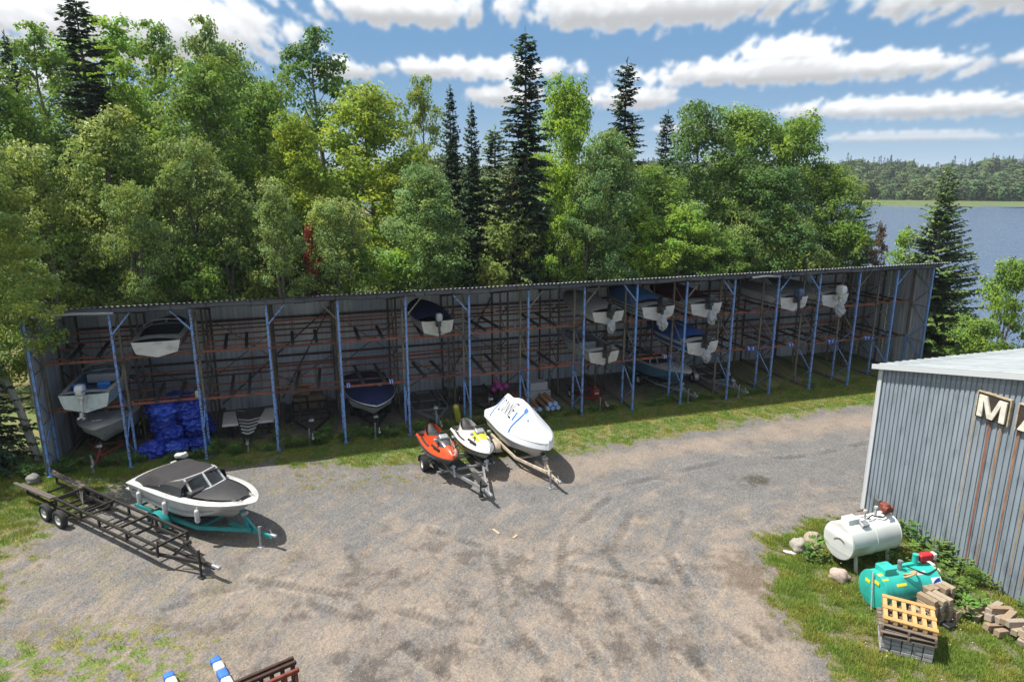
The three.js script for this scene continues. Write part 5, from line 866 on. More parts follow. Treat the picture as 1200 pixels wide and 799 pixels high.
{ // heap of blue tarpaulin bundles
  const r = rng(44), m = [std([0.012, 0.04, 0.34], 0.45), std([0.02, 0.065, 0.42], 0.45), std([0.01, 0.03, 0.27], 0.45)], spots = [];
  for (let k = 0; k < 34; k++) spots.push([3.3 + 1.8 * ((k * 0.618) % 1), 1.0 + 2.2 * ((k * 0.755) % 1), k]);
  const done = [], fold = (a, k) => 1 + 0.26 * n3(a.x * 1.2 + k, a.y * 1.2, a.z * 1.2) - 0.3 * Math.abs(n3(a.x * 1.9, a.y * 1.9 + k, a.z * 1.9)) - 0.09 * Math.abs(n3(a.x * 4.5 + k, a.y * 4.5, a.z * 4.5)) + 0.18;
  const shapes = [0, 1, 2, 3, 4, 5].map((k) => { const g = new THREE.IcosahedronGeometry(1, 11), P = g.attributes.position; for (let i = 0; i < P.count; i++) { const a = V(P.getX(i), P.getY(i), P.getZ(i)); a.multiplyScalar(fold(a, k * 7)); P.setXYZ(i, a.x * 1.15, a.y * 0.8, a.z * 1.12); } const q = mergeVertices(plain(g), 1e-4); q.computeVertexNormals(); return q; });
  for (const [u, v, k] of spots) {
    const rad_ = 0.28 + 0.16 * r(); let y = rad_ * 0.72; for (const [a, b, c, q] of done) { const dd = Math.hypot(a - u, b - v); if (dd < (q + rad_) * 0.72) y = Math.max(y, c + 0.55 * (q + rad_) * Math.sqrt(Math.max(0, 1 - Math.pow(dd / (q + rad_), 2)))); }
    y = Math.min(y, 1.85 - 0.1 * r()); done.push([u, v, y, rad_]);
    const b = mesh('tarp_bundle', shapes[k % 6], m[k % 3]); b.scale.setScalar(rad_); b.position.set(...S(u, v, y)); b.rotation.y = k; tag(b, 'crumpled blue tarpaulin bundle in the heap between the racks', 'tarp bundle', 'blue tarpaulin bundles heaped under the rack');
  }
  const box = mesh('plastic_jug', [rbx(0.24, 0.3, 0.2, 0.05), cyl([0.05, 0.14, 0], [0.05, 0.22, 0], 0.03, 0.03, 8)], mt.gelOld); box.position.set(...S(5.15, 1.16, LOW + 0.16)); tag(box, 'off-white plastic jug on the rack beam above the blue bundles', 'jug');
}
{ // V-nosed trailer with grey fenders and chevron rungs
  const t = thing('chevron_trailer', 'narrow trailer with chevron rungs between two grey wedge panels', 'trailer', S(6.85, 3.2), OUT), w = std([0.5, 0.5, 0.48], 0.6, 0, { map: G1 });
  for (const s of [1, -1]) { mesh('side_rail', bar([0.2, 0.8, s * 0.62], [3.05, 0.48, s * 0.09], 0.07), mt.black, t); mesh('wedge_panel', new THREE.ExtrudeGeometry(new THREE.Shape((s > 0 ? [[0.3, 0.62], [1.9, 0.4], [1.9, 0.98], [0.3, 1.05]] : [[0.3, -1.05], [1.9, -0.98], [1.9, -0.4], [0.3, -0.62]]).map(([x, z]) => new THREE.Vector2(x, z))), { depth: 0.06, bevelEnabled: true, bevelSize: 0.02, bevelThickness: 0.02, bevelSegments: 1 }).rotateX(Math.PI / 2).translate(0, 0.88, 0), w, t); wheel(t, 1.0, s * 0.8, 0.26); }
  for (let k = 0; k < 5; k++) { const x = 1.0 + k * 0.32, z = 0.46 - k * 0.06; mesh('chevron', [bar([x, 0.76 - k * 0.03, -z], [x + 0.2, 0.74 - k * 0.03, 0], 0.05), bar([x, 0.76 - k * 0.03, z], [x + 0.2, 0.74 - k * 0.03, 0], 0.05)], w, t); }
  mesh('axle', bar([1.0, 0.26, -0.75], [1.0, 0.26, 0.75], 0.05), mt.black, t); mesh('frame_leg', [bar([1.0, 0.26, 0.5], [1.0, 0.7, 0.5], 0.05), bar([1.0, 0.26, -0.5], [1.0, 0.7, -0.5], 0.05)], mt.black, t);
  mesh('coupler', [rbx(0.3, 0.1, 0.12, 0.03, 3.15, 0.5, 0), cyl([3.0, 0.08, 0], [3.0, 0.5, 0], 0.035, 0.035, 8)], mt.galv, t);
}
{ // black trailer with engine stand in the dark fourth bay
  const t = thing('boat_trailer', 'black empty trailer parked in the dark bay beside the chevron trailer', 'trailer', S(9.35, 4.9), OUT);
  trailer(t, { L: 5.1, W: 1.5, axle: 1.6, frameM: mt.black, bunkY: 0.56, winch: 0.45 });
  const c = thing('crate_stack', 'brown wooden crates piled at the back of the bay with the black trailer', 'crates', S(9.4, 5.2), TH);
  for (const [x, y, z, s] of [[-0.5, 0, 0, 0.6], [0.25, 0, 0, 0.7], [-0.25, 0.62, 0, 0.5]]) { mesh('crate', [rbx(s, s * 0.9, s, 0.02, x, y + s * 0.45 + 0.02, z)], std([0.24, 0.175, 0.11], 0.8, 0, { map: rep(woodTex, 1) }), c); }
}
{ // navy covered boat, bow out
  const tr = thing('boat_trailer', 'dark trailer under the navy covered boat', 'trailer', S(12.0, 4.8), OUT); trailer(tr, { L: 5.15, W: 1.3, axle: 1.5, frameM: mt.black, bunkY: 0.46, winch: 0.35 });
  const b = thing('covered_boat', 'bow-out boat under navy cover with white lettering in the shed', 'boat', S(12.0, 5.4, 0.5), OUT), h = hullShape({ L: 5.1, B: 2.15, D: 0.78, bow: 2.4 });
  mesh('hull', hullGeo(h, 24), mt.gelOld, b); mesh('rub_rail', rubRail(h, 0.035), mt.gel, b); mesh('cover', coverGeo(h, [[0, 0.15], [0.4, 0.5], [0.6, 0.45], [1, 0.06]], 0.1, 1.8), navyCv, b);
  const cv = document.createElement('canvas'); cv.width = 256; cv.height = 64; const c = cv.getContext('2d'); c.clearRect(0, 0, 256, 64); c.strokeStyle = '#d8dce0'; c.lineWidth = 9; c.lineCap = 'round'; c.beginPath(); c.moveTo(14, 44); c.lineTo(52, 30); c.lineTo(60, 44); c.lineTo(98, 28); c.lineTo(108, 42); c.lineTo(140, 26); c.lineTo(158, 38); c.lineTo(196, 22); c.lineTo(206, 34); c.lineTo(244, 18); c.stroke();
  const ct = new THREE.CanvasTexture(cv); ct.colorSpace = THREE.SRGBColorSpace;
  mesh('lettering', coverLetter(h), std([1, 1, 1], 0.8, 0, { map: ct, transparent: true, alphaTest: 0.5 }), b);
}
function coverLetter(h) { return grid(4, 10, (i, j) => { const t = 0.6 + 0.09 * i, w = -0.42 + 0.62 * j, rg = lerp(0.45, 0.35, i); return [h.X(t, 1), h.sheer(t) + 0.05 + rg * (1 - Math.pow(Math.abs(w) / 0.9, 1.8)) + 0.02, w * h.half(t) / 0.9]; }, (u, v) => [v, 1 - u]); }
{ // blue covered aluminium boat, upper rack
  const { b, h } = rackBoat('fishing_boat', 'aluminium fishing boat under dark blue cover with grey motor on the upper rack', 14.7, 0.65, HB(HIGH), { L: 4.5, B: 1.55, D: 0.68, hullM: std([0.5, 0.5, 0.47], 0.45, 0.5, { map: G1 }), motor: greyM, motorOpt: { tilt: 0.08, size: 0.85 }, skew: 0.02 });
  mesh('cover', coverGeo(h, [[0, 0.1], [0.3, 0.22], [0.6, 0.24], [1, 0.04]], 0.08, 1.8, 40, 0.08, 1), navyCv, b);
}
{ const t = thing('boat_trailer', 'grey empty trailer with bowed frame in the bay behind the watercraft', 'trailer', S(14.6, 4.6), OUT); trailer(t, { L: 5.0, W: 1.6, axle: 1.4, frameM: std([0.22, 0.25, 0.3], 0.5, 0.4, { map: G1 }), bunkY: 0.56, winch: 0.5 }); }
{ const t = thing('boat_trailer', 'dark trailer with white winch stand behind the shrink-wrapped boat', 'trailer', S(17.2, 4.8), OUT); trailer(t, { L: 4.9, W: 1.3, axle: 1.4, frameM: mt.black, bunkY: 0.5, winch: 0.55 }); mesh('bow_stop', rbx(0.1, 0.35, 0.1, 0.03, 3.45, 0.85, 0), mt.gel, t);
  const y = mesh('yellow_tube', [plain(new THREE.CapsuleGeometry(0.13, 0.8, 6, 12).rotateX(0.35).rotateZ(0.12))], std([0.5, 0.45, 0.06], 0.6, 0, { map: G1 })); y.position.set(...S(15.5, 0.55, 0.56)); tag(y, 'yellow inflatable tube leaning by the rack foot', 'tube');
  const r = rng(9); for (let k = 0; k < 5; k++) { const g = new THREE.SphereGeometry(0.13 + 0.03 * r(), 14, 10); const b = mesh('buoy', [plain(g), plain(cyl([0, 0.15, 0], [0, 0.28, 0], 0.03, 0.025, 8))], std([0.3, 0.04, 0.2], 0.6)); b.position.set(...S(17.75 + 0.2 * k * (k < 4 ? 1 : 0) + (k >= 4 ? 0.35 * (k - 3.6) : 0), 2.3 + 0.3 * r(), k < 4 ? 0.8 + 0.3 * r() : 1.15 + 0.15 * r())); tag(b, 'pink buoy hung in the bunch beside the stacked posts', 'buoy', 'pink buoys hung in a bunch'); }
}
{ // stacked round posts with blue wrapped ends, on skids
  const w = std([0.3, 0.17, 0.09], 0.8, 0, { map: rep(woodTex, 0.6, 3) }), e = std([0.25, 0.4, 0.72], 0.6);
  for (const [u0, n] of [[18.95, 3], [19.85, 5]]) for (let k = 0; k < n; k++) {
    const row = n === 5 && k >= 3 ? 1 : 0, u = u0 + (row ? (k - 3) * 0.25 + 0.12 : k * 0.25), p = thing('dock_post', 'brown round post with blue wrapped end in the stack under the rack', 'post', S(u, 0.75, 0.26 + row * 0.2), IN, 'stacked posts with blue ends');
    mesh('shaft', cyl([0.12, 0, 0], [2.6, 0, 0], 0.1, 0.1, 12), w, p); mesh('end_wrap', cyl([0, 0, 0], [0.118, 0, 0], 0.108, 0.108, 12), e, p); mesh('end_core', cyl([-0.004, 0, 0], [0.0, 0, 0], 0.05, 0.05, 10), mt.gelOld, p);
  }
  const sk = thing('post_skid', 'low timber skid under the posts with blue ends', 'skid', S(19.7, 1.2), TH); for (const z of [0, -1.2]) mesh('timber', bx(1.9, 0.1, 0.12, 0, 0.1, z), mt.skid, sk);
  const bx_ = thing('wrapped_pallet', 'grey wrapped carton stack behind the posts with blue ends', 'cartons', S(20.0, 2.6), TH); mesh('carton', rbx(1.1, 0.6, 0.7, 0.03, 0, 0.33, 0), std([0.28, 0.29, 0.3], 0.6), bx_); mesh('carton', rbx(0.9, 0.4, 0.6, 0.03, -0.05, 0.85, 0.02), std([0.33, 0.34, 0.36], 0.6), bx_);
}
{ // red trailer with a small engine
  const t = thing('utility_trailer', 'low rusty red trailer with a small engine under the racks', 'trailer', S(22.5, 3.6), OUT); const m = std([0.22, 0.03, 0.02], 0.7, 0, { map: rep(rustTex, 0.7) });
  trailer(t, { L: 3.6, W: 1.1, axle: 1.0, frameM: m, h: 0.34, bunkY: 0.42, bunkL: 1.6, winch: 0.3, wheelR: 0.24 }); mesh('engine', [rbx(0.4, 0.35, 0.35, 0.05, 2.2, 0.6, 0), cyl([2.2, 0.75, 0], [2.2, 0.92, 0], 0.1, 0.08, 12)], m, t);
}
{ const { b, h } = rackBoat('covered_boat', 'boat under pale grey cover with black motor on the upper rack', 22.5, 0.5, HB(HIGH), { L: 4.9, B: 1.75, D: 0.62, hullM: mt.gelOld, motor: blackM, motorOpt: { tilt: -0.02, size: 1.0, bag: { seed: 3 } } }); mesh('cover', coverGeo(h, [[0, 0.1], [0.25, 0.2], [0.55, 0.36], [0.7, 0.3], [1, 0.05]], 0.16, 2.2), greyCv, b); }
{ const { b, h } = rackBoat('runabout_boat', 'white and grey open runabout with black motor on the lower rack', 22.35, 0.5, HB(LOW), { L: 4.8, B: 1.7, D: 0.66, hullM: mt.gelOld, motor: blackM, motorOpt: { tilt: 0.0 } });
  mesh('deck', deckGeo(h, 0.1, 0.72, 0.16), mt.gel, b); mesh('cockpit_liner', linerGeo(h, 0.1, 0.72, 0.16, 0.26), std([0.22, 0.22, 0.23], 0.8), b); windshield(b, h, 0.66, 0.24, 0.2, 0.35, mt.galv);
  mesh('seat', seat(0.9, 0.4, 0.35, 0.9, 0.28, 0), canvasM(0.2, 0.2, 0.21), b); mesh('seat', seat(0.9, 0.4, 0.35, 2.1, 0.28, 0), canvasM(0.45, 0.45, 0.45), b); mesh('bow_cushion', rbx(0.6, 0.12, 0.7, 0.05, 3.7, 0.74, 0), sNavy, b); }
{ const { b, h } = rackBoat('covered_boat', 'boat with light blue cover and teal stripes on the upper rack', 25.05, 0.5, HB(HIGH), { L: 5.1, B: 1.9, D: 0.7, hullM: mt.gel, stripes: [[0.5, 0.62, sTeal], [0.72, 0.8, sNavy]], motor: blackM, motorOpt: { tilt: 0.05, size: 1.12, bag: { seed: 9 } } }); mesh('deck', deckGeo(h, 0.13, 0.5, 0.18, 0.1), mt.gel, b); mesh('cover', coverGeo(h, [[0, 0.05], [0.3, 0.34], [0.55, 0.5], [0.7, 0.3], [1, 0.04]], 0.06, 2.4, 40, 0.14, 0.92), lightBlueCv, b); }
{ const { b, h } = rackBoat('covered_boat', 'boat with dark red cover and red stripes on the upper rack', 27.6, 0.5, HB(HIGH), { L: 5.2, B: 1.9, D: 0.7, hullM: mt.gel, stripes: [[0.55, 0.64, sRed], [0.74, 0.78, sRed]], motor: blackM, motorOpt: { tilt: 0.2, size: 1.05, bag: { seed: 5 }, stripe: sNavy } }); mesh('deck', deckGeo(h, 0.16, 0.5, 0.18, 0.1), mt.gel, b); mesh('cover', coverGeo(h, [[0, 0.08], [0.4, 0.42], [0.6, 0.4], [1, 0.05]], 0.05, 2.2, 40, 0.17, 0.96), redCv, b); }
{ const { b, h } = rackBoat('covered_boat', 'white boat with royal blue cover and blue stripes on the lower rack', 27.5, 0.45, HB(LOW), { L: 5.2, B: 1.95, D: 0.74, hullM: mt.gel, stripes: [[0.55, 0.75, sBlue]], motor: blackM, motorOpt: { tilt: 0.05, bag: { seed: 15 } } }); mesh('deck', deckGeo(h, 0.1, 0.5, 0.18, 0.1), mt.gel, b); mesh('cover', coverGeo(h, [[0, 0.12], [0.3, 0.4], [0.6, 0.46], [1, 0.06]], 0.06, 2.0, 40, 0.1, 1), blueCv, b); }
{ const tr = thing('boat_trailer', 'galvanized trailer under the blue-sided bow-out boat', 'trailer', S(26.75, 4.9), OUT + 0.06); trailer(tr, { L: 5.2, W: 1.3, axle: 1.4, frameM: mt.galv, bunkY: 0.48, winch: 0.35 });
  const b = thing('runabout_boat', 'white-decked boat with blue sides and bow out below the royal blue cover', 'boat', S(26.7, 5.4, 0.52), OUT + 0.06), h = hullShape({ L: 5.1, B: 1.95, D: 0.8, bow: 2.4 });
  mesh('hull', hullGeo(h, 24), phys([0.09, 0.2, 0.3], 0.4, { clearcoat: 0.4, map: G1 }), b); mesh('rub_rail', rubRail(h, 0.024), mt.galv, b); mesh('deck', deckGeo(h, 0.06, 0.62, 0.17, 0.12), mt.gel, b); mesh('cockpit_liner', linerGeo(h, 0.06, 0.62, 0.17, 0.3), std([0.06, 0.12, 0.25], 0.8), b); windshield(b, h, 0.62, 0.26, 0.25, 0.4, mt.galv); }
{ const t = thing('boat_trailer', 'silver empty trailer with fenders beside the blue-sided boat', 'trailer', S(29.9, 4.4), OUT - 0.03); trailer(t, { L: 4.9, W: 1.5, axle: 1.5, frameM: mt.galv, fender: mt.galv, bunkY: 0.56, winch: 0.3 }); }
{ const { b, h } = rackBoat('runabout_boat', 'white boat with blue bagged motor on the upper rack near the lake end', 32.6, 0.5, HB(HIGH), { L: 5.2, B: 1.85, D: 0.72, hullM: mt.gel, stripes: [[0.48, 0.56, sNavy]], motor: [0.06, 0.1, 0.18], motorOpt: { tilt: 0.1, size: 1.05 } }); mesh('deck', deckGeo(h, 0.1, 0.5, 0.2, 0.1), mt.gel, b); mesh('cover', coverGeo(h, [[0, 0.03], [0.4, 0.16], [1, 0.03]], 0.03, 2, 30, 0.12, 0.98), greyCv, b); }
{ const { b, h } = rackBoat('runabout_boat', 'white boat with large white motor on the upper rack, last before the lake end', 35.1, 0.5, HB(HIGH), { L: 5.2, B: 1.85, D: 0.72, hullM: mt.gel, stripes: [[0.5, 0.58, sNavy]], motor: whiteM, motorOpt: { tilt: 0.02, size: 1.15, bag: { seed: 21 } } }); mesh('deck', deckGeo(h, 0.1, 0.5, 0.2, 0.1), mt.gel, b); mesh('cover', coverGeo(h, [[0, 0.03], [0.4, 0.14], [1, 0.03]], 0.03, 2, 30, 0.12, 0.98), greyCv, b); }
// ---------------------------------------------------------------- tanks, timber, pallets, stones by the building
function tankShell(L, R, k = 0.06) {
  const cap = (sg) => grid(10, 40, (i, j) => { const a = j * 6.2832, q = i; return [Math.cos(a) * R * q, sg * (L / 2 + k * (1 - q * q)), sg * Math.sin(a) * R * q]; }, (u, v, p) => [p[0], p[2]]);
  return merge([cap(1), cap(-1), new THREE.CylinderGeometry(R, R, L, 40, 1, true)].map(plain));
}
{ // white fuel tank on legs
  const t = thing('fuel_tank', 'white cylindrical fuel tank on legs with rusty pump beside the metal wall', 'tank', [10.05, 0, -17.6], TH + 0.04), R = 0.53, y = 0.86, wm = phys([0.74, 0.76, 0.74], 0.5, { clearcoat: 0.15, clearcoatRoughness: 0.5, map: rep(sheetTex, 0.3, 0.4) });
  mesh('shell', tankShell(1.8, R).rotateZ(Math.PI / 2).translate(0, y, 0), wm, t);
  for (const x of [-0.87, 0, 0.87]) mesh('weld_band', new THREE.TorusGeometry(R + 0.002, 0.012, 6, 40).rotateY(Math.PI / 2).translate(x, y, 0), wm, t);
  for (const x of [-0.55, 0.62]) for (const z of [-0.36, 0.36]) mesh('leg', bar([x, 0, z * 1.15], [x, 0.55, z * 0.9], 0.07), mt.gelOld, t);
  mesh('hatch_box', rbx(0.4, 0.16, 0.3, 0.02, -0.55, y + R + 0.05, 0), wm, t); mesh('hatch_side_box', rbx(0.25, 0.1, 0.2, 0.02, -0.3, y + R - 0.0, 0.24, 0.4), mt.galv, t);  // hatch box, and a smaller grey galvanized box tilted beside it
  for (const [x, h] of [[-0.05, 0.22], [0.35, 0.26]]) mesh('vent_pipe', [cyl([x, y + R - 0.02, 0.02], [x, y + R + h, 0.02], 0.035, 0.035, 10), cyl([x, y + R + h, 0.02], [x, y + R + h + 0.05, 0.02], 0.06, 0.05, 10)], mt.gelOld, t);
  const rm = std([0.22, 0.055, 0.035], 0.7, 0, { map: rep(rustTex, 1) });
  mesh('pump', [rbx(0.22, 0.26, 0.24, 0.05, 0.72, y + R + 0.2, -0.02), cyl([0.72, y + R - 0.03, 0], [0.72, y + R + 0.1, 0], 0.05, 0.05, 10), cyl([0.62, y + R + 0.22, 0.05], [0.62, y + R + 0.22, 0.2], 0.09, 0.09, 14), rbx(0.16, 0.16, 0.2, 0.03, 0.86, y + R + 0.14, 0.02)], rm, t);
  mesh('hose', tube([[0.62, y + R + 0.1, 0.15], [0.45, y + R + 0.04, 0.2], [0.25, y + R + 0.06, 0.1], [0.1, y + R + 0.13, 0.12], [-0.1, y + R + 0.06, 0.15]], 0.02, 6), mt.blackRubber, t);
  mesh('filler_bar', rbx(0.34, 0.04, 0.06, 0.01, -0.05, y + R + 0.2, -0.12), mt.skid, t);
  mesh('emblem', grid(8, 4, (i, j) => [-0.9 - 0.06 * (1 - Math.pow(0.12 + 0.1 * i, 2)) - 0.006, y + 0.02 + 0.1 * Math.sin(i * 2.6) + (j - 0.5) * 0.05, -0.1 + 0.36 * i]), std([0.12, 0.13, 0.1], 0.7), t);
  mesh('stencil_mark', grid(6, 2, (i, j) => { const a = 1.05 - j * 0.12; return [0.62 + 0.2 * i, y + Math.sin(a) * (R + 0.003), Math.cos(a) * (R + 0.003)]; }), std([0.12, 0.16, 0.26], 0.7), t);
}
{ // green tank
  const t = thing('fuel_tank', 'turquoise green horizontal tank with yellow labels and red pump', 'tank', [10.12, 0, -15.72], TH - 0.06), R = 0.48, y = 0.52, gm = phys([0.03, 0.48, 0.41], 0.42, { clearcoat: 0.3, map: G2 });
  mesh('shell', tankShell(1.7, R, 0.04).rotateZ(Math.PI / 2).translate(0, y, 0), gm, t);
  mesh('saddle', [bx(0.12, 0.3, 0.8, -0.6, 0.08, 0), bx(0.12, 0.3, 0.8, 0.6, 0.08, 0)], gm, t);
  mesh('manway_box', rbx(0.36, 0.22, 0.36, 0.03, -0.52, y + R + 0.04, 0), gm, t);
  mesh('filler_neck', [cyl([-0.15, y + R - 0.04, 0.05], [-0.15, y + R + 0.2, 0.05], 0.05, 0.05, 12), cyl([-0.15, y + R + 0.2, 0.05], [-0.15, y + R + 0.26, 0.05], 0.065, 0.06, 12)], mt.galv, t);
  mesh('pump_column', [cyl([0.42, y + R - 0.04, -0.05], [0.42, y + R + 0.3, -0.05], 0.075, 0.075, 12), bx(0.5, 0.08, 0.1, 0.18, y + R + 0.02, -0.05)], gm, t);
  mesh('pump', [rbx(0.42, 0.2, 0.2, 0.05, 0.72, y + R + 0.18, -0.05), cyl([0.72, y + R, -0.05], [0.72, y + R + 0.1, -0.05], 0.06, 0.06, 10)], std([0.42, 0.02, 0.03], 0.45), t); mesh('pump_head', [rbx(0.12, 0.2, 0.18, 0.04, 0.97, y + R + 0.18, -0.03)], mt.gel, t);
  mesh('delivery_hose', tube([[0.95, y + R + 0.1, 0.06], [0.9, y + R - 0.04, 0.2], [0.5, y + R - 0.07, 0.3], [0.2, y + R + 0.02, 0.16], [0.05, y + R + 0.08, 0.08]], 0.018, 6), mt.blackRubber, t);
  mesh('coiled_hose', [plain(new THREE.TorusGeometry(0.17, 0.025, 6, 22).rotateX(0.9).rotateY(0.4).translate(-0.02, y + R - 0.04, 0.26)), plain(new THREE.TorusGeometry(0.15, 0.022, 6, 22).rotateX(1.0).rotateY(0.2).translate(0.0, y + R + 0.0, 0.24))], std([0.45, 0.32, 0.16], 0.8), t);
  const yl = std([0.7, 0.62, 0.03], 0.6), patch = (x0, x1, a0, a1, m, n = 'label') => mesh(n, grid(4, 6, (i, j) => { const a = lerp(a0, a1, j); return [lerp(x0, x1, i), y + Math.sin(a) * (R + 0.004), Math.cos(a) * (R + 0.004)]; }, (u, v) => [u, v]), m, t);
  patch(-0.5, -0.2, 0.55, 0.7, yl); patch(-0.86, -0.72, 1.25, 1.42, yl); patch(-0.84, -0.66, 0.95, 1.05, yl);
  const cv = document.createElement('canvas'); cv.width = 128; cv.height = 128; const c = cv.getContext('2d'); c.fillStyle = '#e8eef2'; c.fillRect(0, 0, 128, 128); c.fillStyle = '#14338c'; c.beginPath(); c.moveTo(8, 92); c.quadraticCurveTo(40, 20, 118, 12); c.lineTo(118, 70); c.closePath(); c.fill(); c.fillRect(12, 100, 104, 14);
  const ct = new THREE.CanvasTexture(cv); ct.colorSpace = THREE.SRGBColorSpace; patch(0.56, 0.86, 0.28, 0.72, std([1, 1, 1], 0.5, 0, { map: ct }), 'emblem');
  patch(0.15, 0.5, 0.95, 1.15, mt.gel, 'white_label');
  for (const [z, yy] of [[-0.14, 0.16], [0.16, 0.28]]) mesh('end_label', bx(0.008, 0.09, 0.16, -0.895, y + yy, z), yl, t);
  for (const x of [-0.82, 0.82]) mesh('weld_band', new THREE.TorusGeometry(R + 0.001, 0.01, 6, 40).rotateY(Math.PI / 2).translate(x, y, 0), gm, t);
  mesh('dipstick', cyl([-0.97, 0.05, 0.18], [-0.92, y + R + 0.02, 0.02], 0.018, 0.018, 6), mt.gelOld, t);
}
{ const p = mesh('plastic_pipe', [plain(cyl([0, 0, 0], [0, 0, 1.1], 0.075, 0.075, 14, true)), plain(cyl([0, 0, 0.0], [0, 0, 1.1], 0.066, 0.066, 14, true))], std([0.5, 0.48, 0.44], 0.7, 0, { side: THREE.DoubleSide })); p.position.set(11.68, 0.2, -17.6); p.rotation.set(0.12, 0.45, 0); tag(p, 'pale plastic pipe lying between turquoise tank and metal wall', 'pipe'); }
// pallets on paver stacks
{
  const r = rng(17), tn = TH * 0 - 0.42, base = [9.32, 0, -13.98];  // turn of the stack
  const pv = [[0.34, 0.345, 0.35], [0.3, 0.305, 0.315], [0.38, 0.38, 0.38]].map((c) => std(c, 0.9, 0, { map: rep(grimeTex, 2) }));
  const st = thing('paver_stack', 'neat block of grey concrete pavers under the old pallets', 'pavers', base, tn);
  for (let y = 0; y < 4; y++) for (let i = 0; i < 5; i++) for (let j = 0; j < 4; j++) { if (i > 0 && i < 4 && j > 0 && j < 3 && y < 3) continue; mesh('paver', rbx(0.2, 0.1, 0.205, 0.012, (i - 2) * 0.217 + (r() - 0.5) * 0.016, 0.075 + y * 0.114, (j - 1.5) * 0.226 + (r() - 0.5) * 0.012, 0, (r() - 0.5) * 0.06, 0, 1), pv[Math.floor(r() * 3)], st); }
  const pallet = (label, y, w, d, m, tilt, dx, dz, ty, gap = 0.06) => {
    const p = thing('wooden_pallet', label, 'pallet', [base[0] + dx, y, base[2] + dz], tn + ty); p.rotation.order = 'YXZ'; p.rotation.x = tilt[0]; p.rotation.z = tilt[1];
    for (const x of [-0.5, 0, 0.5]) mesh('stringer', bx(0.045, 0.085, d, x * (w - 0.05), 0.06, 0), m[0], p);
    const n = 7; for (let k = 0; k < n; k++) mesh('deck_board', bx(w * (1 + (r() - 0.5) * 0.02), 0.02, d / n - gap, (r() - 0.5) * 0.02, 0.114, -d / 2 + (k + 0.5) * d / n, 0, (r() - 0.5) * 0.02, 0), m[k % m.length], p);
    for (const k of [0, 3, 6]) mesh('bottom_board', bx(w, 0.02, d / n - 0.03, 0, 0.008, -d / 2 + (k + 0.5) * d / n), m[0], p);
    return p;
  };
  const old = [std([0.2, 0.16, 0.125], 0.9, 0, { map: rep(woodTex, 0.8, 3) }), std([0.26, 0.215, 0.17], 0.9, 0, { map: rep(woodTex, 0.8, 3) }), std([0.16, 0.12, 0.095], 0.9, 0, { map: rep(woodTex, 0.8, 3) })], fresh = [std([0.56, 0.33, 0.12], 0.8, 0, { map: rep(woodTex, 0.8, 2.4) }), std([0.6, 0.38, 0.16], 0.8, 0, { map: rep(woodTex, 0.8, 2.4) })];
  pallet('weathered brown pallet resting directly on the grey pavers', 0.475, 1.15, 1.0, old, [0.02, 0.01], -0.02, 0.0, 0.03, 0.03);
  pallet('weathered brown pallet just under the yellow pallet', 0.6, 1.12, 1.0, old, [0.03, -0.02], 0.03, -0.02, -0.06, 0.04);
  // topmost: an open lattice of fresh boards
  const p = thing('wooden_pallet', 'fresh yellow-orange lattice pallet on top of the stack', 'pallet', [base[0] + 0.06, 0.745, base[2] - 0.08], tn - 0.03); p.rotation.order = 'YXZ'; p.rotation.x = 0.06; p.rotation.z = -0.03;
  for (const z of [-0.42, 0.0, 0.42]) mesh('lattice_board', bx(1.12, 0.022, 0.12, 0, 0.122, z), fresh[0], p); for (const x of [-0.5, -0.3, -0.1, 0.1, 0.3, 0.5]) mesh('lattice_bar', bx(0.09, 0.1, 0.95, x, 0.06, 0), fresh[1], p);
}
// loose timber offcuts
{
  const r = rng(23), wd = [[0.34, 0.25, 0.165], [0.4, 0.32, 0.23], [0.29, 0.22, 0.15], [0.36, 0.3, 0.24]].map((c) => std(c, 0.9, 0, { map: rep(woodTex, 1, 3) }));
  const block = (x, y, z, turn, L, a, label, group, tx = 0, tz = 0) => { const b = mesh('timber_block', rbx(L, a, a, 0.012, 0, 0, 0, 0, 0, 0, 1), wd[Math.floor(r() * 4)]); b.position.set(x, y, z); b.rotation.set(tx, turn, tz); tag(b, label, 'timber', group); };
  const c1 = [10.72, -14.95], dir = [0.88, -0.12];                 // ricks of short square timbers behind the pallets
  for (let row = 0; row < 2; row++) for (let lay = 0; lay < 4; lay++) for (let k = 0; k < 5; k++) { if (lay >= 2 && (k === 0 || row === 1 && k > 3)) continue; block(c1[0] + dir[0] * (k - 2) * 0.235 - 0.16 * row - 0.0 + 0.05 * (r() - 0.5), 0.13 + lay * 0.17, c1[1] + dir[1] * (k - 2) * 0.235 - 0.46 + 0.5 * row + 0.05 * (r() - 0.5), -1.1 + 0.1 * (r() - 0.5), 0.46, 0.155, 'short square timber in the stack behind the pallets', 'short timbers stacked by the turquoise tank'); }
  const c2 = [12.35, -14.75]; // tumbled pile along the wall
  for (let k = 0; k < 24; k++) { const t = k / 23, lay = k % 3; block(c2[0] - 0.75 + t * 1.0 + 0.35 * (r() - 0.5) + 0.12 * lay, 0.12 + lay * 0.13 + 0.03 * r(), c2[1] - 0.35 + t * 1.75 + 0.25 * (r() - 0.5), 0.35 + 0.7 * (r() - 0.5), 0.46 + 0.2 * r(), 0.16, 'grey-brown timber offcut in the tumbled pile along the metal wall', 'tumbled timbers along the wall', 0.25 * (r() - 0.5), 0.3 * (r() - 0.5)); }
}
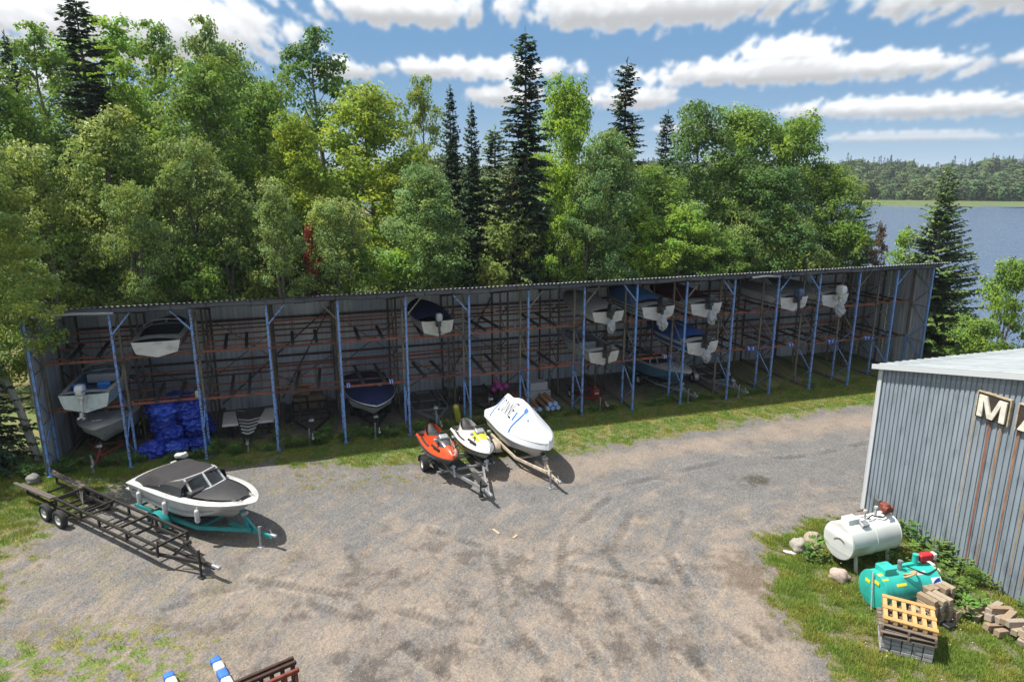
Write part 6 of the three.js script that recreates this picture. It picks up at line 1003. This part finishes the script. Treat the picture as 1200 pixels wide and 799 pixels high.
// field stones, a rubber mat
{
  const stone = (x, z, s, col, label, k) => { const g = new THREE.IcosahedronGeometry(1, 4), P = g.attributes.position; for (let i = 0; i < P.count; i++) { const a = V(P.getX(i), P.getY(i), P.getZ(i)), f = 1 + 0.2 * n3(a.x * 0.9 + k, a.y * 0.9, a.z * 0.9) + 0.05 * n3(a.x * 3, a.y * 3 + k, a.z * 3); a.multiplyScalar(f); P.setXYZ(i, a.x * s[0], a.y * s[1], a.z * s[2]); } const q = mergeVertices(plain(g), 1e-4); q.computeVertexNormals(); const m = mesh('boulder', metres(q), std(col, 0.9, 0, { map: rep(grimeTex, 1.4) })); m.position.set(x, s[1] * 0.62, z); m.rotation.y = k; tag(m, label, 'stone'); };
  stone(8.55, -18.2, [0.29, 0.24, 0.25], [0.34, 0.31, 0.26], 'grey rounded boulder near the white tank end', 1); stone(9.15, -18.75, [0.28, 0.17, 0.2], [0.4, 0.32, 0.25], 'pinkish flat boulder behind the grey boulder', 4); stone(9.05, -18.3, [0.17, 0.13, 0.14], [0.4, 0.29, 0.2], 'small tan stone between the boulder and white tank', 7); stone(9.05, -16.72, [0.27, 0.2, 0.22], [0.46, 0.36, 0.3], 'pinkish round boulder before the two tanks', 9); stone(8.22, -18.02, [0.2, 0.05, 0.08], [0.6, 0.6, 0.58], 'thin white stone slab beside the grey boulder', 12);
  const m = mesh('rubber_mat', rbx(0.34, 0.1, 0.3, 0.04), mt.black); m.position.set(10.8, 0.09, -14.68); m.rotation.y = 0.4; tag(m, 'small black rubber bundle in the grass beside the pallets', 'rubber bundle');
  stone(-17.35, -22.75, [0.26, 0.2, 0.22], [0.2, 0.2, 0.19], 'grey stone at the foot of the shed corner post', 15);
}
// banded floats and a rack bundle at the near edge
{
  const bl = std([0.03, 0.16, 0.62], 0.6, 0, { map: G1 }), wh = std([0.62, 0.6, 0.54], 0.7, 0, { map: G1 });
  for (const [x, z, dx, dz, label] of [[-6.75, -13.3, 0.62, 0.78, 'blue and white banded bumper bar lying next to the rusty frames'], [-7.58, -12.82, 0.62, 0.78, 'blue and white banded bumper bar farther from the rusty frames']]) {
    const t = thing('bumper_bar', label, 'bumper', [x, 0.12, z], head(dx, dz)); for (let k = 0; k < 9; k++) mesh(k % 2 ? 'white_sleeve' : 'blue_sleeve', rbx(k ? 0.3 : 0.2, 0.2, 0.22, 0.05, k ? k * 0.305 - 0.05 : 0, 0, 0), k % 2 ? wh : bl, t);
  }
  const rm = std([0.2, 0.045, 0.025], 0.75, 0, { map: rep(rustTex, 0.8) }), dk = std([0.06, 0.028, 0.02], 0.8, 0, { map: rep(rustTex, 0.8) });
  for (const [k, label] of [[0, 'rust-red steel rack frame at the front of the bundle'], [1, 'dark brown steel rack frame at the back of the bundle'], [2, 'brown steel rack frame between the other two frames']]) {
    const o = [0, 0.42, 0.21][k], t = thing('rack_frame', label, 'rack frame', [-5.28 - o * 0.5, 0, -11.85 - o * 0.75], head(0.79, -0.61));
    const m = k ? dk : rm, top = 0.66 + 0.03 * k;
    for (const y of [top, 0.1]) mesh('chord', rbx(1.25, 0.09, 0.08, 0.02, 0.3, y, 0), m, t); for (let j = 0; j < 6; j++) mesh('rung', bx(0.045, top - 0.1, 0.05, -0.26 + j * 0.225, (top + 0.1) / 2, 0), m, t);
  }
  const scraps = [[5.8 - 6.3, -19.3, 0.35], [0.1, -19.0, 0.22]]; const r = rng(2);
  scraps.forEach(([x, z, l], k) => { const s = mesh('wood_scrap', rbx(l, 0.02, 0.08, 0.006), std([0.5, 0.4, 0.26], 0.9, 0, { map: rep(woodTex, 2) })); s.position.set(x, groundH(x, z) + 0.018, z); s.rotation.y = r() * 3; tag(s, 'pale wood scrap lying on the open gravel', 'wood scrap', 'wood scraps on the gravel'); });
}
// ---------------------------------------------------------------- grass, weeds, gravel
{
  const r = rng(61), L = new Leaves(), mk = (n, h, w, sp) => { const l = new Leaves(); for (let k = 0; k < n; k++) { const a = r() * 6.28, q = sp * Math.sqrt(r()), lean = 0.25 + 0.5 * r(), d = unit(Math.cos(a) * lean, 1, Math.sin(a) * lean), f = 0.75 + 0.5 * r(); l.add([Math.cos(a) * q, -0.01, Math.sin(a) * q], d, unit(-Math.sin(a + r()), 0, Math.cos(a + r())), h * (0.5 + 0.6 * r()), w, [f * (0.9 + 0.3 * r()), f, f * 0.9]); } return l.geo(); };
  const scatter = (name, label, cat, geo, mat, count, pick) => {
    const im = new THREE.InstancedMesh(geo, mat, count), M4 = new THREE.Matrix4(), q = new THREE.Quaternion(), col = new THREE.Color(); let n = 0, tries = 0;
    while (n < count && tries++ < count * 40) { const p = pick(); if (!p) continue; const [x, z, s, c, e] = p; q.setFromEuler(new THREE.Euler(e ? r() * 3 : 0, r() * 6.28, e ? r() * 3 : 0)); M4.compose(V(x, groundH(x, z) + (e ?? 0), z), q, V(s, s * (e ? 0.8 : 0.7 + 0.6 * r()), s)); im.setMatrixAt(n, M4); im.setColorAt(n, col.setRGB(...c)); n++; }
    im.count = n; im.name = name; im.castShadow = im.receiveShadow = true; scene.add(im); tag(im, label, cat, null, 'stuff');
  };
  const gM = leafM([0.21, 0.27, 0.048], 0.4);
  const area = () => { const k = r(); return k < 0.34 ? (() => { const u = -2 + 43 * r(), v = -4.4 + 5.4 * r(), p = S(u, v); return [p[0], p[2]]; })() : k < 0.72 ? [6 + 8 * r(), -20.6 + 8.6 * r()] : k < 0.88 ? [-20 + 7.5 * r(), -24 + 12 * r()] : [-14 + 10 * r(), -24.5 + 13 * r()]; };
  scatter('grass', 'grass growing along the shed and round the tanks', 'grass', mk(9, 0.13, 0.016, 0.1), gM, 52000, () => { const [x, z] = area(), g = grassy(x, z); if (r() > Math.pow(g, 1.8) * 1.05) return null; const [u, v] = toUV(x, z); if (u > GU && v < GV && v > GV - 18) return null; const dry = sm(-0.15, 0.35, fbm(x * 0.7 + 60, z * 0.7, 3) + (x > 5 ? 0.05 : 0)) * 0.75 * r(), f = 0.7 + 0.6 * r(); return [x, z, 0.45 + 0.75 * r() * g, [f * lerp(0.85, 1.7, dry), f * lerp(1, 1.15, dry), f * lerp(0.9, 1.3, dry)]]; });
  const weed = new Leaves(); for (let k = 0; k < 46; k++) { const a = r() * 6.28, y = 0.05 + 0.4 * r(), q = 0.05 + 0.16 * r() * (1 - y), d = unit(Math.cos(a), 0.25 + 0.3 * r(), Math.sin(a)), f = 0.7 + 0.6 * r(); weed.add([Math.cos(a) * q, y, Math.sin(a) * q], d, unit(-Math.sin(a), 0.2 * (r() - 0.5), Math.cos(a)), 0.13, 0.085, [f, f, f]); }
  const wM = leafM([0.12, 0.21, 0.045], 0.35), wg = weed.geo();
  scatter('weeds', 'broad-leaved weeds along the metal wall and tanks', 'weeds', wg, wM, 80, () => { const k = r(); let x, z; if (k < 0.5) { const s = 1.5 + 7 * r(), p = S(GU - 0.12 - 0.6 * r() * r(), GV - s); x = p[0]; z = p[2]; } else if (k < 0.72) { x = 9.4 + 1.9 * r(); z = -18.1 + 0.8 * r(); } else if (k < 0.76) { x = 8.6 + 0.8 * r(); z = -18.0 + 0.4 * r(); } else { x = 11.2 + 0.9 * r(); z = -16.6 + 1.6 * r(); } return [x, z, 0.5 + 0.8 * r(), [0.8 + 0.4 * r(), 0.8 + 0.4 * r(), 0.8]]; });
  scatter('shade_weeds', 'low weeds growing under the racks of the shed', 'weeds', wg, wM, 700, () => { const u = -1 + 41 * r() * Math.sqrt(r()), v = 0.15 + 2.6 * r() * r(), p = S(u, v); if (n2(u * 0.7, v) < -0.05) return null; return [p[0], p[2], 0.35 + 0.5 * r(), [0.7 + 0.4 * r(), 0.75 + 0.4 * r(), 0.8]]; });
  const peb = new THREE.IcosahedronGeometry(0.5, 0); scatter('gravel', 'loose crushed stone scattered over the yard', 'gravel', peb, std([0.33, 0.315, 0.3], 0.9), 15000, () => { const x = -14 + 32 * r(), z = -28 + 16 * r(); if (r() < grassy(x, z) * 1.2) return null; const f = 0.55 + 0.8 * r(), s = 0.018 + 0.035 * r() * r() * r(); const [u, v] = toUV(x, z); if (u > GU && v < GV) return null; return [x, z, s, [f, f * (0.95 + 0.05 * r()), f * (0.9 + 0.1 * r())], s * 0.12]; });
  const fl = new Leaves(); for (let k = 0; k < 7; k++) { const a = k * 0.9; fl.add([0, 0.2, 0], unit(Math.cos(a), 0.4, Math.sin(a)), unit(-Math.sin(a), 0, Math.cos(a)), 0.014, 0.012, [1, 1, 1]); }
  scatter('white_flowers', 'small white wildflowers in the grass by the timbers', 'flowers', fl.geo(), leafM([0.7, 0.7, 0.62], 0.2), 110, () => { const x = 8.2 + 4.4 * r(), z = -18.4 + 6 * r(); return n2(x, z) > 0.1 || x > 10.8 ? [x, z, 0.7 + 0.5 * r(), [1, 1, 1]] : null; });
}
for (const [x, z, h, w, label] of [[11.32, -18.15, 0.75, 0.3, 'leafy green bush between white tank and metal wall'], [12.55, -16.4, 0.55, 0.24, 'bush against the metal wall beside the turquoise tank'], [13.3, -14.6, 0.8, 0.28, 'dark bush against the metal wall behind the tumbled timbers']]) plant('shrub', 'mid', [x, h, z], w, label, { name: 'wall_bush', category: 'bush' });
renderer.render(scene, camera);
